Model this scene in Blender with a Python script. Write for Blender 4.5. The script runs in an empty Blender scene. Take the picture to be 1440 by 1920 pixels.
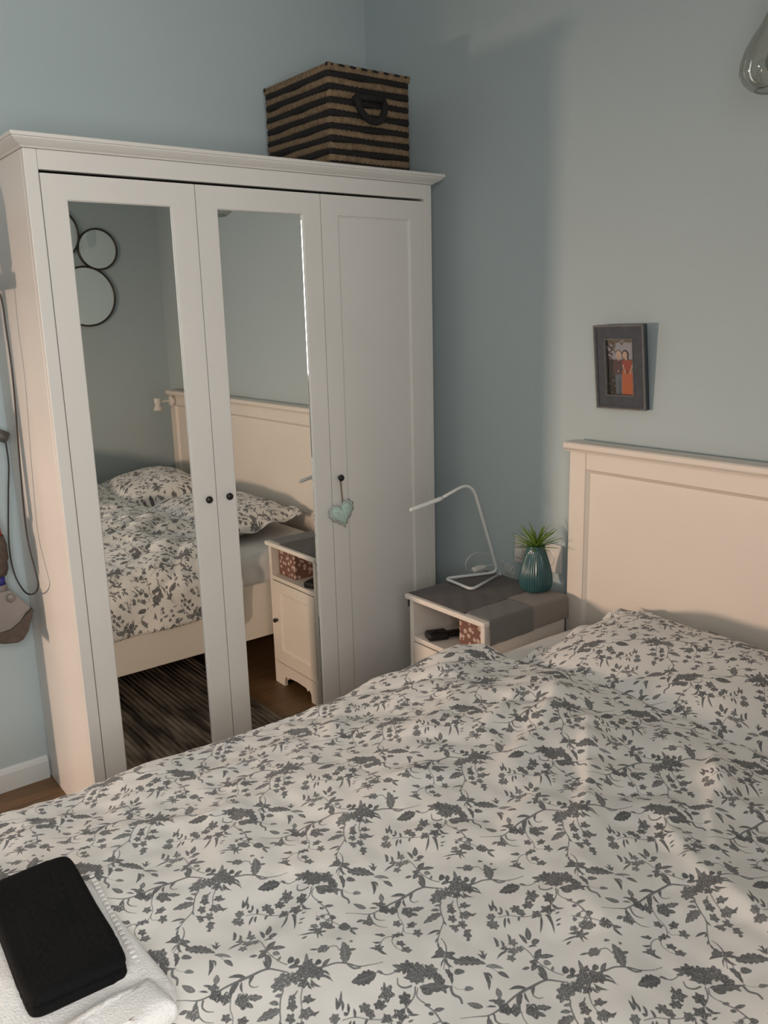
import bpy, bmesh, math, random
import numpy as np
from mathutils import Vector, Matrix

random.seed(7)
rng = np.random.default_rng(11)
scene = bpy.context.scene
C = scene.collection
PI = math.pi

# ------------------------------------------------------------------ camera
cam_d = bpy.data.cameras.new('camera')
cam = bpy.data.objects.new('camera', cam_d)
C.objects.link(cam)
CAM = np.array((-2.00787, -2.77785, 1.50149))
CF = np.array((0.59393398, 0.77156973, -0.22786528))
CR = np.array((0.78853074, -0.61447315, -0.02533816))
CU = np.array((0.15956725, 0.16462958, 0.97336293))
FPX = 1589.11
cam.matrix_world = Matrix(((CR[0], CU[0], -CF[0], CAM[0]), (CR[1], CU[1], -CF[1], CAM[1]),
                           (CR[2], CU[2], -CF[2], CAM[2]), (0, 0, 0, 1)))
cam_d.sensor_fit = 'HORIZONTAL'
cam_d.sensor_width = 36.0
cam_d.lens = 36.0 * FPX / 1440.0
cam_d.clip_start = 0.02
scene.camera = cam

# ------------------------------------------------------------------ world, daylight, exposure
world = bpy.data.worlds.new('world')
scene.world = world
world.use_nodes = True
bg = world.node_tree.nodes['Background']
bg.inputs[0].default_value = (0.62, 0.74, 0.9, 1)
bg.inputs[1].default_value = 0.6
world.cycles.sampling_method = 'NONE'


def window_daylight(name, loc, rot, sx, sy, power, col):
    d = bpy.data.lights.new(name, 'AREA')
    d.shape = 'RECTANGLE'
    d.size = sx
    d.size_y = sy
    d.energy = power
    d.color = col
    o = bpy.data.objects.new(name, d)
    C.objects.link(o)
    o.location = loc
    o.rotation_euler = rot
    return o


# daylight entering by the window in the wall facing the wardrobe, behind the camera
window_daylight('daylight_main_window', (-2.15, -3.06, 1.66), (PI / 2, 0, 0), 1.0, 1.10, 35, (1.0, 0.955, 0.89))
# low warm evening light, standing off outside the window beyond the foot of the bed
window_daylight('daylight_evening', (-5.60, 0.91, 1.10), (0, -PI / 2, math.radians(-16)), 0.56, 0.26, 108, (1.0, 0.71, 0.53))

vs = scene.view_settings
vs.view_transform = 'Standard'
vs.look = 'None'
vs.gamma = 1.0
vs.use_curve_mapping = False
vs.exposure = 0.7
scene.cycles.max_bounces = 8
scene.cycles.diffuse_bounces = 3
scene.cycles.use_light_tree = False
scene.cycles.glossy_bounces = 4
scene.cycles.transmission_bounces = 4
scene.cycles.transparent_max_bounces = 6

# ------------------------------------------------------------------ materials


def new_mat(name):
    m = bpy.data.materials.new(name)
    m.use_nodes = True
    nt = m.node_tree
    return m, nt, nt.nodes['Principled BSDF']


def plain(name, col, rough=0.5, metal=0.0, spec=0.5, var=0.0, scale=8.0, bump=0.0, bscale=200.0, bdist=0.001, coat=0.0):
    """painted / plastic / metal surface: colour with a little noise and fine relief"""
    m, nt, b = new_mat(name)
    b.inputs['Roughness'].default_value = rough
    b.inputs['Metallic'].default_value = metal
    b.inputs['Specular IOR Level'].default_value = spec
    b.inputs['Coat Weight'].default_value = coat
    tc = nt.nodes.new('ShaderNodeTexCoord')
    nz = nt.nodes.new('ShaderNodeTexNoise')
    nz.inputs['Scale'].default_value = scale
    nz.inputs['Detail'].default_value = 2
    nt.links.new(tc.outputs['Object'], nz.inputs['Vector'])
    rp = nt.nodes.new('ShaderNodeMapRange')
    rp.inputs['From Min'].default_value = 0.25
    rp.inputs['From Max'].default_value = 0.75
    rp.inputs['To Min'].default_value = 1.0 - var
    rp.inputs['To Max'].default_value = 1.0 + var
    nt.links.new(nz.outputs['Fac'], rp.inputs['Value'])
    mx = nt.nodes.new('ShaderNodeVectorMath')
    mx.operation = 'SCALE'
    mx.inputs[0].default_value = col[:3]
    nt.links.new(rp.outputs['Result'], mx.inputs['Scale'])
    nt.links.new(mx.outputs['Vector'], b.inputs['Base Color'])
    if bump > 0:
        n2 = nt.nodes.new('ShaderNodeTexNoise')
        n2.inputs['Scale'].default_value = bscale
        n2.inputs['Detail'].default_value = 1
        nt.links.new(tc.outputs['Object'], n2.inputs['Vector'])
        bp = nt.nodes.new('ShaderNodeBump')
        bp.inputs['Strength'].default_value = bump
        bp.inputs['Distance'].default_value = bdist
        nt.links.new(n2.outputs['Fac'], bp.inputs['Height'])
        nt.links.new(bp.outputs['Normal'], b.inputs['Normal'])
    return m


def mat_fabric(name, col, weave=900.0, rough=0.9, bump=0.25, var=0.04, sheen=0.2):
    m, nt, b = new_mat(name)
    b.inputs['Roughness'].default_value = rough
    b.inputs['Specular IOR Level'].default_value = 0.2
    b.inputs['Sheen Weight'].default_value = sheen
    tc = nt.nodes.new('ShaderNodeTexCoord')
    nz = nt.nodes.new('ShaderNodeTexNoise')
    nz.inputs['Scale'].default_value = weave
    nz.inputs['Detail'].default_value = 2
    nt.links.new(tc.outputs['Object'], nz.inputs['Vector'])
    rp = nt.nodes.new('ShaderNodeMapRange')
    rp.inputs['To Min'].default_value = 1 - var * 2
    rp.inputs['To Max'].default_value = 1 + var * 2
    nt.links.new(nz.outputs['Fac'], rp.inputs['Value'])
    mx = nt.nodes.new('ShaderNodeVectorMath')
    mx.operation = 'SCALE'
    mx.inputs[0].default_value = col[:3]
    nt.links.new(rp.outputs['Result'], mx.inputs['Scale'])
    nt.links.new(mx.outputs['Vector'], b.inputs['Base Color'])
    bp = nt.nodes.new('ShaderNodeBump')
    bp.inputs['Strength'].default_value = bump
    bp.inputs['Distance'].default_value = 0.0015
    nt.links.new(nz.outputs['Fac'], bp.inputs['Height'])
    nt.links.new(bp.outputs['Normal'], b.inputs['Normal'])
    return m


def mat_floral(name, ground, dark, light):
    """cotton with the printed sprigs: the print itself sits in the mesh attribute 'print' (r = edge field, g = tone)"""
    m, nt, b = new_mat(name)
    b.inputs['Roughness'].default_value = 0.85
    b.inputs['Specular IOR Level'].default_value = 0.2
    b.inputs['Sheen Weight'].default_value = 0.1
    at = nt.nodes.new('ShaderNodeAttribute')
    at.attribute_name = 'print'
    sp = nt.nodes.new('ShaderNodeSeparateColor')
    nt.links.new(at.outputs['Color'], sp.inputs['Color'])
    tc = nt.nodes.new('ShaderNodeTexCoord')
    nz = nt.nodes.new('ShaderNodeTexNoise')
    nz.inputs['Scale'].default_value = 420
    nz.inputs['Detail'].default_value = 1
    nt.links.new(tc.outputs['Object'], nz.inputs['Vector'])
    mr = nt.nodes.new('ShaderNodeMapRange')
    mr.interpolation_type = 'SMOOTHSTEP'
    mr.inputs['From Min'].default_value = 0.43
    mr.inputs['From Max'].default_value = 0.57
    nt.links.new(sp.outputs['Red'], mr.inputs['Value'])
    ad = nt.nodes.new('ShaderNodeMath')
    ad.operation = 'MULTIPLY_ADD'
    ad.inputs[1].default_value = 0.9
    nt.links.new(nz.outputs['Fac'], ad.inputs[0])
    sb = nt.nodes.new('ShaderNodeMath')
    sb.operation = 'SUBTRACT'
    sb.inputs[1].default_value = 0.52
    nt.links.new(sp.outputs['Green'], sb.inputs[0])
    nt.links.new(sb.outputs[0], ad.inputs[2])
    ad.use_clamp = True
    ink = nt.nodes.new('ShaderNodeMix')
    ink.data_type = 'RGBA'
    ink.inputs[6].default_value = (*light, 1)
    ink.inputs[7].default_value = (*dark, 1)
    nt.links.new(ad.outputs[0], ink.inputs[0])
    mx = nt.nodes.new('ShaderNodeMix')
    mx.data_type = 'RGBA'
    mx.inputs[6].default_value = (*ground, 1)
    nt.links.new(mr.outputs['Result'], mx.inputs[0])
    nt.links.new(ink.outputs[2], mx.inputs[7])
    nt.links.new(mx.outputs[2], b.inputs['Base Color'])
    n2 = nt.nodes.new('ShaderNodeTexNoise')
    n2.inputs['Scale'].default_value = 60
    n2.inputs['Detail'].default_value = 2
    nt.links.new(tc.outputs['Object'], n2.inputs['Vector'])
    bp = nt.nodes.new('ShaderNodeBump')
    bp.inputs['Strength'].default_value = 0.12
    bp.inputs['Distance'].default_value = 0.004
    nt.links.new(n2.outputs['Fac'], bp.inputs['Height'])
    nt.links.new(bp.outputs['Normal'], b.inputs['Normal'])
    return m


def mat_wall(name, col):
    m = plain(name, col, rough=0.85, spec=0.25, var=0.02, scale=1.5, bump=0.35, bscale=130, bdist=0.0012)
    return m


def mat_wood_floor(name):
    m, nt, b = new_mat(name)
    b.inputs['Roughness'].default_value = 0.45
    tc = nt.nodes.new('ShaderNodeTexCoord')
    mp = nt.nodes.new('ShaderNodeMapping')
    mp.inputs['Scale'].default_value = (1.0, 14.0, 1.0)
    nt.links.new(tc.outputs['Object'], mp.inputs['Vector'])
    nz = nt.nodes.new('ShaderNodeTexNoise')
    nz.inputs['Scale'].default_value = 5
    nz.inputs['Detail'].default_value = 6
    nt.links.new(mp.outputs['Vector'], nz.inputs['Vector'])
    cr = nt.nodes.new('ShaderNodeValToRGB')
    cr.color_ramp.elements[0].color = (0.13, 0.068, 0.028, 1)
    cr.color_ramp.elements[1].color = (0.27, 0.155, 0.07, 1)
    nt.links.new(nz.outputs['Fac'], cr.inputs['Fac'])
    br = nt.nodes.new('ShaderNodeTexBrick')
    br.inputs['Color1'].default_value = (1, 1, 1, 1)
    br.inputs['Color2'].default_value = (0.82, 0.82, 0.82, 1)
    br.inputs['Mortar'].default_value = (0.35, 0.3, 0.25, 1)
    br.inputs['Mortar Size'].default_value = 0.0018
    br.inputs['Brick Width'].default_value = 1.2
    br.inputs['Row Height'].default_value = 0.13
    br.inputs['Scale'].default_value = 1.0
    nt.links.new(tc.outputs['Object'], br.inputs['Vector'])
    mx = nt.nodes.new('ShaderNodeMix')
    mx.data_type = 'RGBA'
    mx.blend_type = 'MULTIPLY'
    mx.inputs[0].default_value = 1
    nt.links.new(cr.outputs['Color'], mx.inputs[6])
    nt.links.new(br.outputs['Color'], mx.inputs[7])
    nt.links.new(mx.outputs[2], b.inputs['Base Color'])
    return m


def mat_rug(name):
    m, nt, b = new_mat(name)
    b.inputs['Roughness'].default_value = 0.95
    b.inputs['Specular IOR Level'].default_value = 0.1
    tc = nt.nodes.new('ShaderNodeTexCoord')
    mp = nt.nodes.new('ShaderNodeMapping')
    mp.inputs['Scale'].default_value = (26.0, 3.5, 1.0)
    nt.links.new(tc.outputs['Object'], mp.inputs['Vector'])
    nz = nt.nodes.new('ShaderNodeTexNoise')
    nz.inputs['Scale'].default_value = 1.0
    nz.inputs['Detail'].default_value = 3
    nt.links.new(mp.outputs['Vector'], nz.inputs['Vector'])
    cr = nt.nodes.new('ShaderNodeValToRGB')
    cr.color_ramp.elements[0].position = 0.38
    cr.color_ramp.elements[0].color = (0.06, 0.05, 0.042, 1)
    cr.color_ramp.elements[1].position = 0.66
    cr.color_ramp.elements[1].color = (0.30, 0.255, 0.21, 1)
    nt.links.new(nz.outputs['Fac'], cr.inputs['Fac'])
    wv = nt.nodes.new('ShaderNodeTexWave')
    wv.bands_direction = 'Y'
    wv.inputs['Scale'].default_value = 26
    wv.inputs['Distortion'].default_value = 1.2
    nt.links.new(tc.outputs['Object'], wv.inputs['Vector'])
    mx = nt.nodes.new('ShaderNodeMix')
    mx.data_type = 'RGBA'
    mx.blend_type = 'MULTIPLY'
    mx.inputs[0].default_value = 0.55
    nt.links.new(cr.outputs['Color'], mx.inputs[6])
    nt.links.new(wv.outputs['Color'], mx.inputs[7])
    nt.links.new(mx.outputs[2], b.inputs['Base Color'])
    return m


def mat_pane(name, tint=(1, 1, 1), refl=0.08):
    m, nt, b = new_mat(name)
    nt.nodes.remove(b)
    tr = nt.nodes.new('ShaderNodeBsdfTransparent')
    tr.inputs[0].default_value = (*tint, 1)
    gl = nt.nodes.new('ShaderNodeBsdfGlossy')
    gl.inputs['Roughness'].default_value = 0.02
    lw = nt.nodes.new('ShaderNodeLayerWeight')
    lw.inputs['Blend'].default_value = 0.35
    ma = nt.nodes.new('ShaderNodeMath')
    ma.operation = 'MULTIPLY_ADD'
    ma.inputs[1].default_value = 0.5
    ma.inputs[2].default_value = refl
    nt.links.new(lw.outputs['Fresnel'], ma.inputs[0])
    mx = nt.nodes.new('ShaderNodeMixShader')
    nt.links.new(ma.outputs[0], mx.inputs[0])
    nt.links.new(tr.outputs[0], mx.inputs[1])
    nt.links.new(gl.outputs[0], mx.inputs[2])
    nt.links.new(mx.outputs[0], nt.nodes['Material Output'].inputs['Surface'])
    return m


def mat_mirror(name, col=(0.86, 0.88, 0.86), rough=0.0):
    m, nt, b = new_mat(name)
    b.inputs['Base Color'].default_value = (*col, 1)
    b.inputs['Metallic'].default_value = 1.0
    b.inputs['Roughness'].default_value = rough
    return m


def mat_dots(name, base, dot, scale, size):
    m, nt, b = new_mat(name)
    b.inputs['Roughness'].default_value = 0.8
    tc = nt.nodes.new('ShaderNodeTexCoord')
    vo = nt.nodes.new('ShaderNodeTexVoronoi')
    vo.inputs['Scale'].default_value = scale
    vo.inputs['Randomness'].default_value = 0.7
    nt.links.new(tc.outputs['Object'], vo.inputs['Vector'])
    mr = nt.nodes.new('ShaderNodeMapRange')
    mr.inputs['From Min'].default_value = size
    mr.inputs['From Max'].default_value = size * 1.25
    mr.inputs['To Min'].default_value = 1
    mr.inputs['To Max'].default_value = 0
    nt.links.new(vo.outputs['Distance'], mr.inputs['Value'])
    mx = nt.nodes.new('ShaderNodeMix')
    mx.data_type = 'RGBA'
    mx.inputs[6].default_value = (*base, 1)
    mx.inputs[7].default_value = (*dot, 1)
    nt.links.new(mr.outputs['Result'], mx.inputs[0])
    nt.links.new(mx.outputs[2], b.inputs['Base Color'])
    return m


def mat_attr(name, attr, rough=0.5):
    m, nt, b = new_mat(name)
    b.inputs['Roughness'].default_value = rough
    at = nt.nodes.new('ShaderNodeAttribute')
    at.attribute_name = attr
    nt.links.new(at.outputs['Color'], b.inputs['Base Color'])
    return m


M = dict(
    wall=mat_wall('wall_paint_blue', (0.485, 0.567, 0.588)),
    ceil=plain('ceiling_white', (0.82, 0.82, 0.80), 0.9, var=0.01),
    floor=mat_wood_floor('floor_wood'),
    base=plain('baseboard_paint', (0.70, 0.74, 0.75), 0.5, var=0.02),
    rug=mat_rug('rug_weave'),
    white=plain('wardrobe_white_paint', (0.73, 0.705, 0.67), 0.42, var=0.03, scale=3, bump=0.12, bscale=60, bdist=0.001),
    cream=plain('bed_cream_paint', (0.80, 0.735, 0.66), 0.45, var=0.03, scale=3, bump=0.12, bscale=60, bdist=0.001),
    gap=plain('wardrobe_inside', (0.25, 0.24, 0.23), 0.8),
    mirror=mat_mirror('mirror_glass'),
    bevel=mat_mirror('mirror_glint', (0.95, 0.97, 0.95), 0.03),  # for the added strip that mirrors the window as a bright line
    black=plain('black_knob', (0.012, 0.011, 0.010), 0.35),
    rope_l=plain('rope_tan', (0.215, 0.145, 0.085), 0.9, var=0.3, scale=60, bump=0.6, bscale=500, bdist=0.002),
    rope_d=plain('rope_black', (0.012, 0.010, 0.009), 0.85, var=0.3, scale=60, bump=0.6, bscale=500, bdist=0.002),
    floral=mat_floral('floral_cotton', (0.87, 0.84, 0.805), (0.082, 0.086, 0.092), (0.38, 0.375, 0.37)),
    sheet=mat_fabric('sheet_white', (0.80, 0.775, 0.755), 700, bump=0.15),
    t_white=mat_fabric('towel_white', (0.86, 0.85, 0.84), 330, bump=1.0, var=0.05, sheen=0.3),
    t_black=mat_fabric('towel_black', (0.0045, 0.0045, 0.005), 330, bump=0.8, var=0.15, sheen=0.0),
    stitch=mat_fabric('towel_stitch', (0.80, 0.78, 0.76), 500, bump=0.5),
    lamp=plain('lamp_white_metal', (0.78, 0.79, 0.78), 0.35, var=0.01),
    lampd=plain('lamp_diffuser', (0.45, 0.46, 0.46), 0.4),
    plastic=plain('white_plastic', (0.78, 0.74, 0.70), 0.3, var=0.01),
    hole=plain('socket_hole', (0.05, 0.045, 0.04), 0.6),
    vase=plain('vase_teal_glaze', (0.040, 0.112, 0.122), 0.2, var=0.12, scale=40, coat=0.0),
    leaf=plain('succulent_leaf', (0.17, 0.29, 0.035), 0.5, var=0.25, scale=25),
    leaf2=plain('succulent_leaf_dark', (0.09, 0.17, 0.03), 0.5, var=0.25, scale=25),
    cl_dark=mat_fabric('runner_dark', (0.072, 0.060, 0.058), 800, var=0.08),
    cl_dark2=mat_fabric('runner_dark_brown', (0.090, 0.075, 0.070), 800, var=0.08),
    cl_grey=mat_fabric('runner_grey', (0.165, 0.160, 0.150), 800, var=0.08),
    cl_taupe=mat_fabric('runner_taupe', (0.255, 0.225, 0.205), 800, var=0.08),
    gadget=plain('black_plastic', (0.006, 0.006, 0.006), 0.45),
    box=mat_dots('brown_box_print', (0.20, 0.095, 0.07), (0.55, 0.42, 0.36), 50, 0.33),
    frame=plain('frame_slate', (0.043, 0.054, 0.070), 0.6, var=0.2, scale=50, bump=0.2, bscale=150),
    framee=plain('frame_worn_edge', (0.16, 0.16, 0.155), 0.6, var=0.2, scale=50),
    print=mat_attr('picture_print', 'print', 0.35),
    bronze=plain('mirror_bronze_rim', (0.075, 0.065, 0.05), 0.3, metal=0.7, var=0.2),
    pendant=mat_pane('pendant_glass', (0.86, 0.86, 0.82), 0.10),
    brass=plain('pendant_fitting', (0.5, 0.47, 0.4), 0.35, metal=0.6),
    pane=mat_pane('window_pane'),
    heart=mat_dots('heart_fabric', (0.50, 0.64, 0.58), (0.13, 0.22, 0.22), 140, 0.2),
    lace=plain('heart_lace', (0.48, 0.52, 0.47), 0.9, var=0.15, scale=200),
    twine=plain('twine', (0.30, 0.22, 0.15), 0.9, var=0.2, scale=100),
    cord=plain('black_cord', (0.035, 0.027, 0.024), 0.5),
    wcord=plain('white_cord', (0.62, 0.63, 0.62), 0.4),
    vgrey=plain('vacuum_grey', (0.20, 0.18, 0.17), 0.35, var=0.1),
    vclear=plain('vacuum_smoke_plastic', (0.26, 0.235, 0.225), 0.25, var=0.1),
    vbrown=plain('vacuum_brush_brown', (0.085, 0.062, 0.050), 0.7, var=0.3, scale=60),
    vblue=plain('vacuum_blue', (0.03, 0.03, 0.22), 0.4),
    vred=plain('vacuum_red', (0.45, 0.035, 0.02), 0.4),
    steel=plain('steel_tube', (0.30, 0.28, 0.26), 0.3, metal=0.8),
)

# ------------------------------------------------------------------ object helpers


def link(o, parent=None):
    C.objects.link(o)
    if parent is not None:
        o.parent = parent
        o.matrix_parent_inverse = parent_world(parent).inverted()
    return o


def parent_world(p):
    # parts carry their vertices in room coordinates, so only a top-level root has a placement of its own
    return p.matrix_basis.copy() if p.parent is None else Matrix.Identity(4)


def mesh_from_bm(name, bm, mat, parent=None, smooth=False):
    me = bpy.data.meshes.new(name)
    bmesh.ops.recalc_face_normals(bm, faces=bm.faces)
    bm.to_mesh(me)
    bm.free()
    me.materials.append(mat)
    if smooth:
        me.shade_smooth()
    return link(bpy.data.objects.new(name, me), parent)


def mesh_from_np(name, V, F, mat, parent=None, smooth=True, attr=None):
    V = np.ascontiguousarray(V, np.float32)
    F = np.ascontiguousarray(F, np.int32)
    me = bpy.data.meshes.new(name)
    n = F.shape[1]
    me.vertices.add(len(V))
    me.vertices.foreach_set('co', V.ravel())
    me.loops.add(F.size)
    me.loops.foreach_set('vertex_index', F.ravel())
    me.polygons.add(len(F))
    me.polygons.foreach_set('loop_start', np.arange(0, F.size, n, dtype=np.int32))
    me.update(calc_edges=True)
    if attr is not None:
        a = me.attributes.new('print', 'FLOAT_COLOR', 'POINT')
        a.data.foreach_set('color', np.ascontiguousarray(attr, np.float32).ravel())
    me.materials.append(mat)
    if smooth:
        me.shade_smooth()
    return link(bpy.data.objects.new(name, me), parent)


def empty(name, loc):
    o = bpy.data.objects.new(name, None)
    o.empty_display_size = 0.05
    C.objects.link(o)
    o.location = loc
    return o


def tag(o, label, cat, group=None):
    o['label'] = label
    o['category'] = cat
    if group:
        o['group'] = group
    return o


def struct(o):
    o['kind'] = 'structure'
    return o


def box_into(bm, x0, x1, y0, y1, z0, z1, bev=0.0, seg=2):
    r = bmesh.ops.create_cube(bm, size=1.0)
    vv = r['verts']
    for v in vv:
        v.co = Vector(((x0 + x1) / 2 + v.co.x * (x1 - x0), (y0 + y1) / 2 + v.co.y * (y1 - y0),
                       (z0 + z1) / 2 + v.co.z * (z1 - z0)))
    if bev > 0:
        es = list({e for v in vv for e in v.link_edges})
        bmesh.ops.bevel(bm, geom=es, offset=bev, segments=seg, profile=0.5, affect='EDGES')
    return bm


def box(name, x0, x1, y0, y1, z0, z1, mat, parent=None, bev=0.0, seg=2):
    bm = bmesh.new()
    box_into(bm, x0, x1, y0, y1, z0, z1, bev, seg)
    return mesh_from_bm(name, bm, mat, parent)


def smooth_path(pts, n=8, closed=False):
    P = [np.array(p, float) for p in pts]
    out = []
    L = len(P)
    rngi = range(L) if closed else range(L - 1)
    for i in rngi:
        p1, p2 = P[i], P[(i + 1) % L]
        p0 = P[(i - 1) % L] if (closed or i > 0) else 2 * p1 - p2
        p3 = P[(i + 2) % L] if (closed or i + 2 < L) else 2 * p2 - p1
        for k in range(n):
            t = k / n
            out.append(0.5 * ((2 * p1) + (-p0 + p2) * t + (2 * p0 - 5 * p1 + 4 * p2 - p3) * t * t
                              + (-p0 + 3 * p1 - 3 * p2 + p3) * t ** 3))
    if not closed:
        out.append(P[-1])
    return np.array(out)


def rounded_path(pts, r, n=7):
    """polyline with its corners rounded by radius r"""
    P = [np.array(p, float) for p in pts]
    out = [P[0]]
    for i in range(1, len(P) - 1):
        a = P[i - 1] - P[i]
        b = P[i + 1] - P[i]
        la, lb = np.linalg.norm(a), np.linalg.norm(b)
        d = min(r, la * 0.45, lb * 0.45)
        s, e = P[i] + a / la * d, P[i] + b / lb * d
        for k in range(n + 1):
            t = k / n
            out.append((1 - t) ** 2 * s + 2 * t * (1 - t) * P[i] + t * t * e)
    out.append(P[-1])
    return np.array(out)


def tube_np(P, r, segs=10, closed=False, cap=True):
    P = np.asarray(P, float)
    n = len(P)
    R = np.full(n, r) if np.isscalar(r) else np.asarray(r, float)
    T = np.zeros_like(P)
    if closed:
        T = np.roll(P, -1, 0) - np.roll(P, 1, 0)
    else:
        T[1:-1] = P[2:] - P[:-2]
        T[0] = P[1] - P[0]
        T[-1] = P[-1] - P[-2]
    T /= np.linalg.norm(T, axis=1, keepdims=True) + 1e-12
    up = np.array((0, 0, 1.0)) if abs(T[0][2]) < 0.9 else np.array((0, 1.0, 0))
    N = np.cross(T[0], up)
    N /= np.linalg.norm(N)
    V = []
    for i in range(n):
        N = N - T[i] * (N @ T[i])
        N /= np.linalg.norm(N) + 1e-12
        B = np.cross(T[i], N)
        for k in range(segs):
            a = 2 * PI * k / segs
            V.append(P[i] + R[i] * (math.cos(a) * N + math.sin(a) * B))
    F = []
    m = n if closed else n - 1
    for i in range(m):
        for k in range(segs):
            a, b = i * segs + k, i * segs + (k + 1) % segs
            c, d = ((i + 1) % n) * segs + (k + 1) % segs, ((i + 1) % n) * segs + k
            F.append((a, b, c, d))
    if cap and not closed:
        V.append(P[0])
        V.append(P[-1])
        c0, c1 = len(V) - 2, len(V) - 1
        for k in range(segs):
            F.append((c0, (k + 1) % segs, k, c0))
            F.append((c1, (n - 1) * segs + k, (n - 1) * segs + (k + 1) % segs, c1))
    return V, F


def faces_obj(name, V, F, mat, parent=None, smooth=True):
    me = bpy.data.meshes.new(name)
    FF = []
    for f in F:
        g = []
        for i in f:
            if i not in g:
                g.append(i)
        FF.append(g)
    me.from_pydata([tuple(map(float, v)) for v in V], [], FF)
    me.update()
    me.materials.append(mat)
    if smooth:
        me.shade_smooth()
    return link(bpy.data.objects.new(name, me), parent)


def tube(name, P, r, mat, parent=None, segs=10, closed=False):
    V, F = tube_np(P, r, segs, closed)
    return faces_obj(name, V, F, mat, parent)


def lathe(name, prof, centre, mat, parent=None, segs=32, axis='z', rib=0, ribd=0.0, ribz=None):
    V, F = [], []
    n = len(prof)
    c = np.array(centre, float)
    for r, h in prof:
        for k in range(segs):
            a = 2 * PI * k / segs
            rr = r
            if rib and (ribz is None or ribz[0] < h < ribz[1]):
                rr = r * (1 + ribd * math.cos(rib * a))
            u, v = rr * math.cos(a), rr * math.sin(a)
            V.append(c + (np.array((u, v, h)) if axis == 'z' else np.array((u, h, v)) if axis == 'y' else np.array((h, u, v))))
    for i in range(n - 1):
        for k in range(segs):
            F.append((i * segs + k, i * segs + (k + 1) % segs, (i + 1) * segs + (k + 1) % segs, (i + 1) * segs + k))
    bm = bmesh.new()
    vs_ = [bm.verts.new(v) for v in V]
    for f in F:
        bm.faces.new([vs_[i] for i in f])
    bmesh.ops.remove_doubles(bm, verts=bm.verts, dist=1e-5)
    return mesh_from_bm(name, bm, mat, parent, smooth=True)


def prism(name, poly, to3, thick_vec, mat, parent=None, bev=0.0):
    """poly: 2D outline, to3(u, v) -> point, thick_vec: extrusion"""
    bm = bmesh.new()
    a = [bm.verts.new(to3(*p)) for p in poly]
    f = bm.faces.new(a)
    r = bmesh.ops.extrude_face_region(bm, geom=[f])
    for g in r['geom']:
        if isinstance(g, bmesh.types.BMVert):
            g.co += Vector(thick_vec)
    bmesh.ops.recalc_face_normals(bm, faces=bm.faces)
    if bev > 0:
        bmesh.ops.bevel(bm, geom=list(bm.edges), offset=bev, segments=2, profile=0.5, affect='EDGES', clamp_overlap=True)
    return mesh_from_bm(name, bm, mat, parent)


def grid_faces(nu, nv):
    i, j = np.meshgrid(np.arange(nu - 1), np.arange(nv - 1), indexing='ij')
    a = (i * nv + j).ravel()
    return np.stack([a, a + nv, a + nv + 1, a + 1], 1)


def waves(seed, n, lo, hi, ang=None, spread=PI):
    r = np.random.default_rng(seed)
    k = r.uniform(lo, hi, n)
    th = (r.uniform(0, 2 * PI, n) if ang is None else ang + r.uniform(-spread, spread, n))
    ph = r.uniform(0, 2 * PI, n)
    am = 1.0 / np.sqrt(n)
    return [(k[i] * math.cos(th[i]), k[i] * math.sin(th[i]), ph[i], am) for i in range(n)]


def wave_sum(W, X, Y):
    h = 0
    for kx, ky, p, a in W:
        h = h + a * np.sin(kx * X + ky * Y + p)
    return h


# ------------------------------------------------------------------ the room
XB = 0.10      # wall behind the headboard
YC = -2.95     # wall facing the wardrobe
XD = -4.20     # wall beyond the foot of the bed
ZC = 2.78
XA, YA = -1.78, 0.75   # the wardrobe wall ends at XA; the unseen recess beyond is shaped for the evening light's angle

struct(box('floor', XD - 0.1, XB + 0.1, YC - 0.1, YA + 0.1, -0.05, 0.0, M['floor']))
struct(box('ceiling', XD - 0.1, XB + 0.1, YC - 0.1, YA + 0.1, ZC, ZC + 0.05, M['ceil']))
bm = bmesh.new()
box_into(bm, XA, XB + 0.1, 0, 0.1, 0, ZC)
box_into(bm, XA, XA + 0.1, 0.1, YA + 0.1, 0, ZC)
box_into(bm, XD - 0.1, XA, YA, YA + 0.1, 0, ZC)
struct(mesh_from_bm('wall_back', bm, M['wall']))
struct(box('wall_right', XB, XB + 0.1, YC, 0, 0, ZC, M['wall']))
# wall facing the wardrobe, with the opening of window_1
bm = bmesh.new()
box_into(bm, -1.60, XB + 0.1, YC - 0.1, YC, 0, ZC)
box_into(bm, XD - 0.1, -2.70, YC - 0.1, YC, 0, ZC)
box_into(bm, -2.70, -1.60, YC - 0.1, YC, 0, 1.06)
box_into(bm, -2.70, -1.60, YC - 0.1, YC, 2.26, ZC)
struct(mesh_from_bm('wall_front', bm, M['wall']))
# wall beyond the foot of the bed, with the opening of window_2
bm = bmesh.new()
box_into(bm, XD - 0.1, XD, 0.66, YA, 0, ZC)
box_into(bm, XD - 0.1, XD, YC, -0.32, 0, ZC)
box_into(bm, XD - 0.1, XD, -0.32, 0.66, 0, 0.45)
box_into(bm, XD - 0.1, XD, -0.32, 0.66, 1.33, ZC)
struct(mesh_from_bm('wall_left', bm, M['wall']))


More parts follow.
